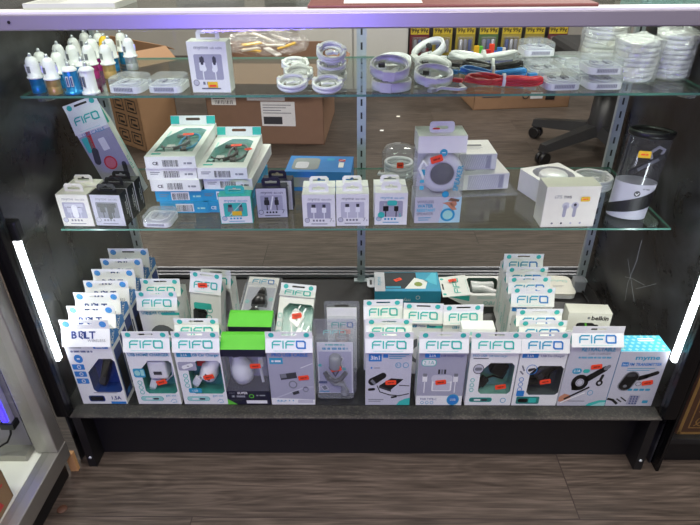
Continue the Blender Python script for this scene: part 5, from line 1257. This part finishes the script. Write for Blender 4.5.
for (x, y, r, n, tl, where, gi) in ((.517, .292, .038, 8, (0, 0), 'front bagged stack with the wide open top', 1), (.5945, .308, .0335, 9, (0, 0), 'bagged stack against the end panel of the case', 2),
                        (.503, .424, .041, 9, (0, 0), 'bagged stack behind the front one', 3)):
    rnd = random.Random(gi)
    for k in range(n):
        disc(f'white coiled cable in the {where}' if k < n - 1 else f'topmost white coiled cable in the {where}', (x + rnd.uniform(-.0015, .0015), y + rnd.uniform(-.0015, .0015), S2 + .001 + k*.0088), r, f'coils of the {where}' if k < n - 1 else None)
    bag(f'crinkled clear bag round the {where}', (x, y, S2), r, n*.0088 + .008, gi)
# ------------------------------------------------------------------ light
PANEL = mat('ceiling_light_diffuser', 'fff6ea', .5, emis=2.5)
LI = 1.0
def area(name, loc, rot, sx, sy, power, col, spread=180):
    l = bpy.data.lights.new(name, 'AREA'); l.shape = 'RECTANGLE'; l.size = sx; l.size_y = sy; l.energy = power*LI; l.color = col
    o = bpy.data.objects.new(name, l); COL.objects.link(o); o.location = loc; o.rotation_euler = rot; l.spread = R(spread); return o
WARM = (1, .95, .89)
for x, y, pw in ((-1.1, -.75, 62), (1.1, -.75, 62), (0, -1.9, 40), (-1.3, 2.4, 78), (1.3, 2.4, 78)):
    t = thing('ceiling_light', 'flat rectangular ceiling light panel above the shop floor', 'ceiling light', (x, y, 2.75), 0, 'ceiling light panels')
    MB().box(-.62, .62, -.32, .32, -.03, 0, WHITE).build('frame', t); MB().box(-.59, .59, -.29, .29, -.034, -.03, PANEL).build('diffuser', t)
    area('ceiling_glow', (x, y, 2.70), (0, 0, 0), 1.2, .6, pw, WARM)
for s in (): area('led_glow', (s*.605, .045, .6), (0, s*R(62), 0) if s > 0 else (0, s*R(62), 0), .015, .6, 2.2, (.93, .96, 1))
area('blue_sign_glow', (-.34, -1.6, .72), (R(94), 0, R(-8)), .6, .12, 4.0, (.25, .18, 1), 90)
w = bpy.data.worlds.new('shop_ambience'); SC.world = w; w.use_nodes = True
w.node_tree.nodes['Background'].inputs[0].default_value = (.8, .85, 1, 1); w.node_tree.nodes['Background'].inputs[1].default_value = .15

# ------------------------------------------------------------------ camera
cam = bpy.data.cameras.new('camera'); co = bpy.data.objects.new('camera', cam); COL.objects.link(co); SC.camera = co
cam.sensor_width = 36; cam.lens = 568.34/700*36; cam.clip_start = .02
pt, yw, rl = R(31.1614), R(1.1044), R(-.5853)
Rx = Vector((cos(yw), sin(yw), 0)); F0 = Vector((-sin(yw), cos(yw), 0)); Z = Vector((0, 0, 1))
Fw = F0*cos(pt) - Z*sin(pt); Up = F0*sin(pt) + Z*cos(pt)
# image roll: picture axes turned by rl
rx = Rx*cos(rl) + Up*sin(rl)
up = Up*cos(rl) - Rx*sin(rl)
M = Matrix.Identity(4)
for i in range(3): M[i][0] = rx[i]; M[i][1] = up[i]; M[i][2] = -Fw[i]
M.translation = (-.0082, -.8407, 1.0437)
co.matrix_world = M
SC.view_settings.view_transform = 'Standard'; SC.view_settings.look = 'None'; SC.view_settings.gamma = 1
SC.view_settings.use_curve_mapping = False; SC.view_settings.exposure = -0.2
SC.cycles.transparent_max_bounces = 32; SC.cycles.use_denoising = True; SC.cycles.max_bounces = 10
SC.cycles.sample_clamp_indirect = 4
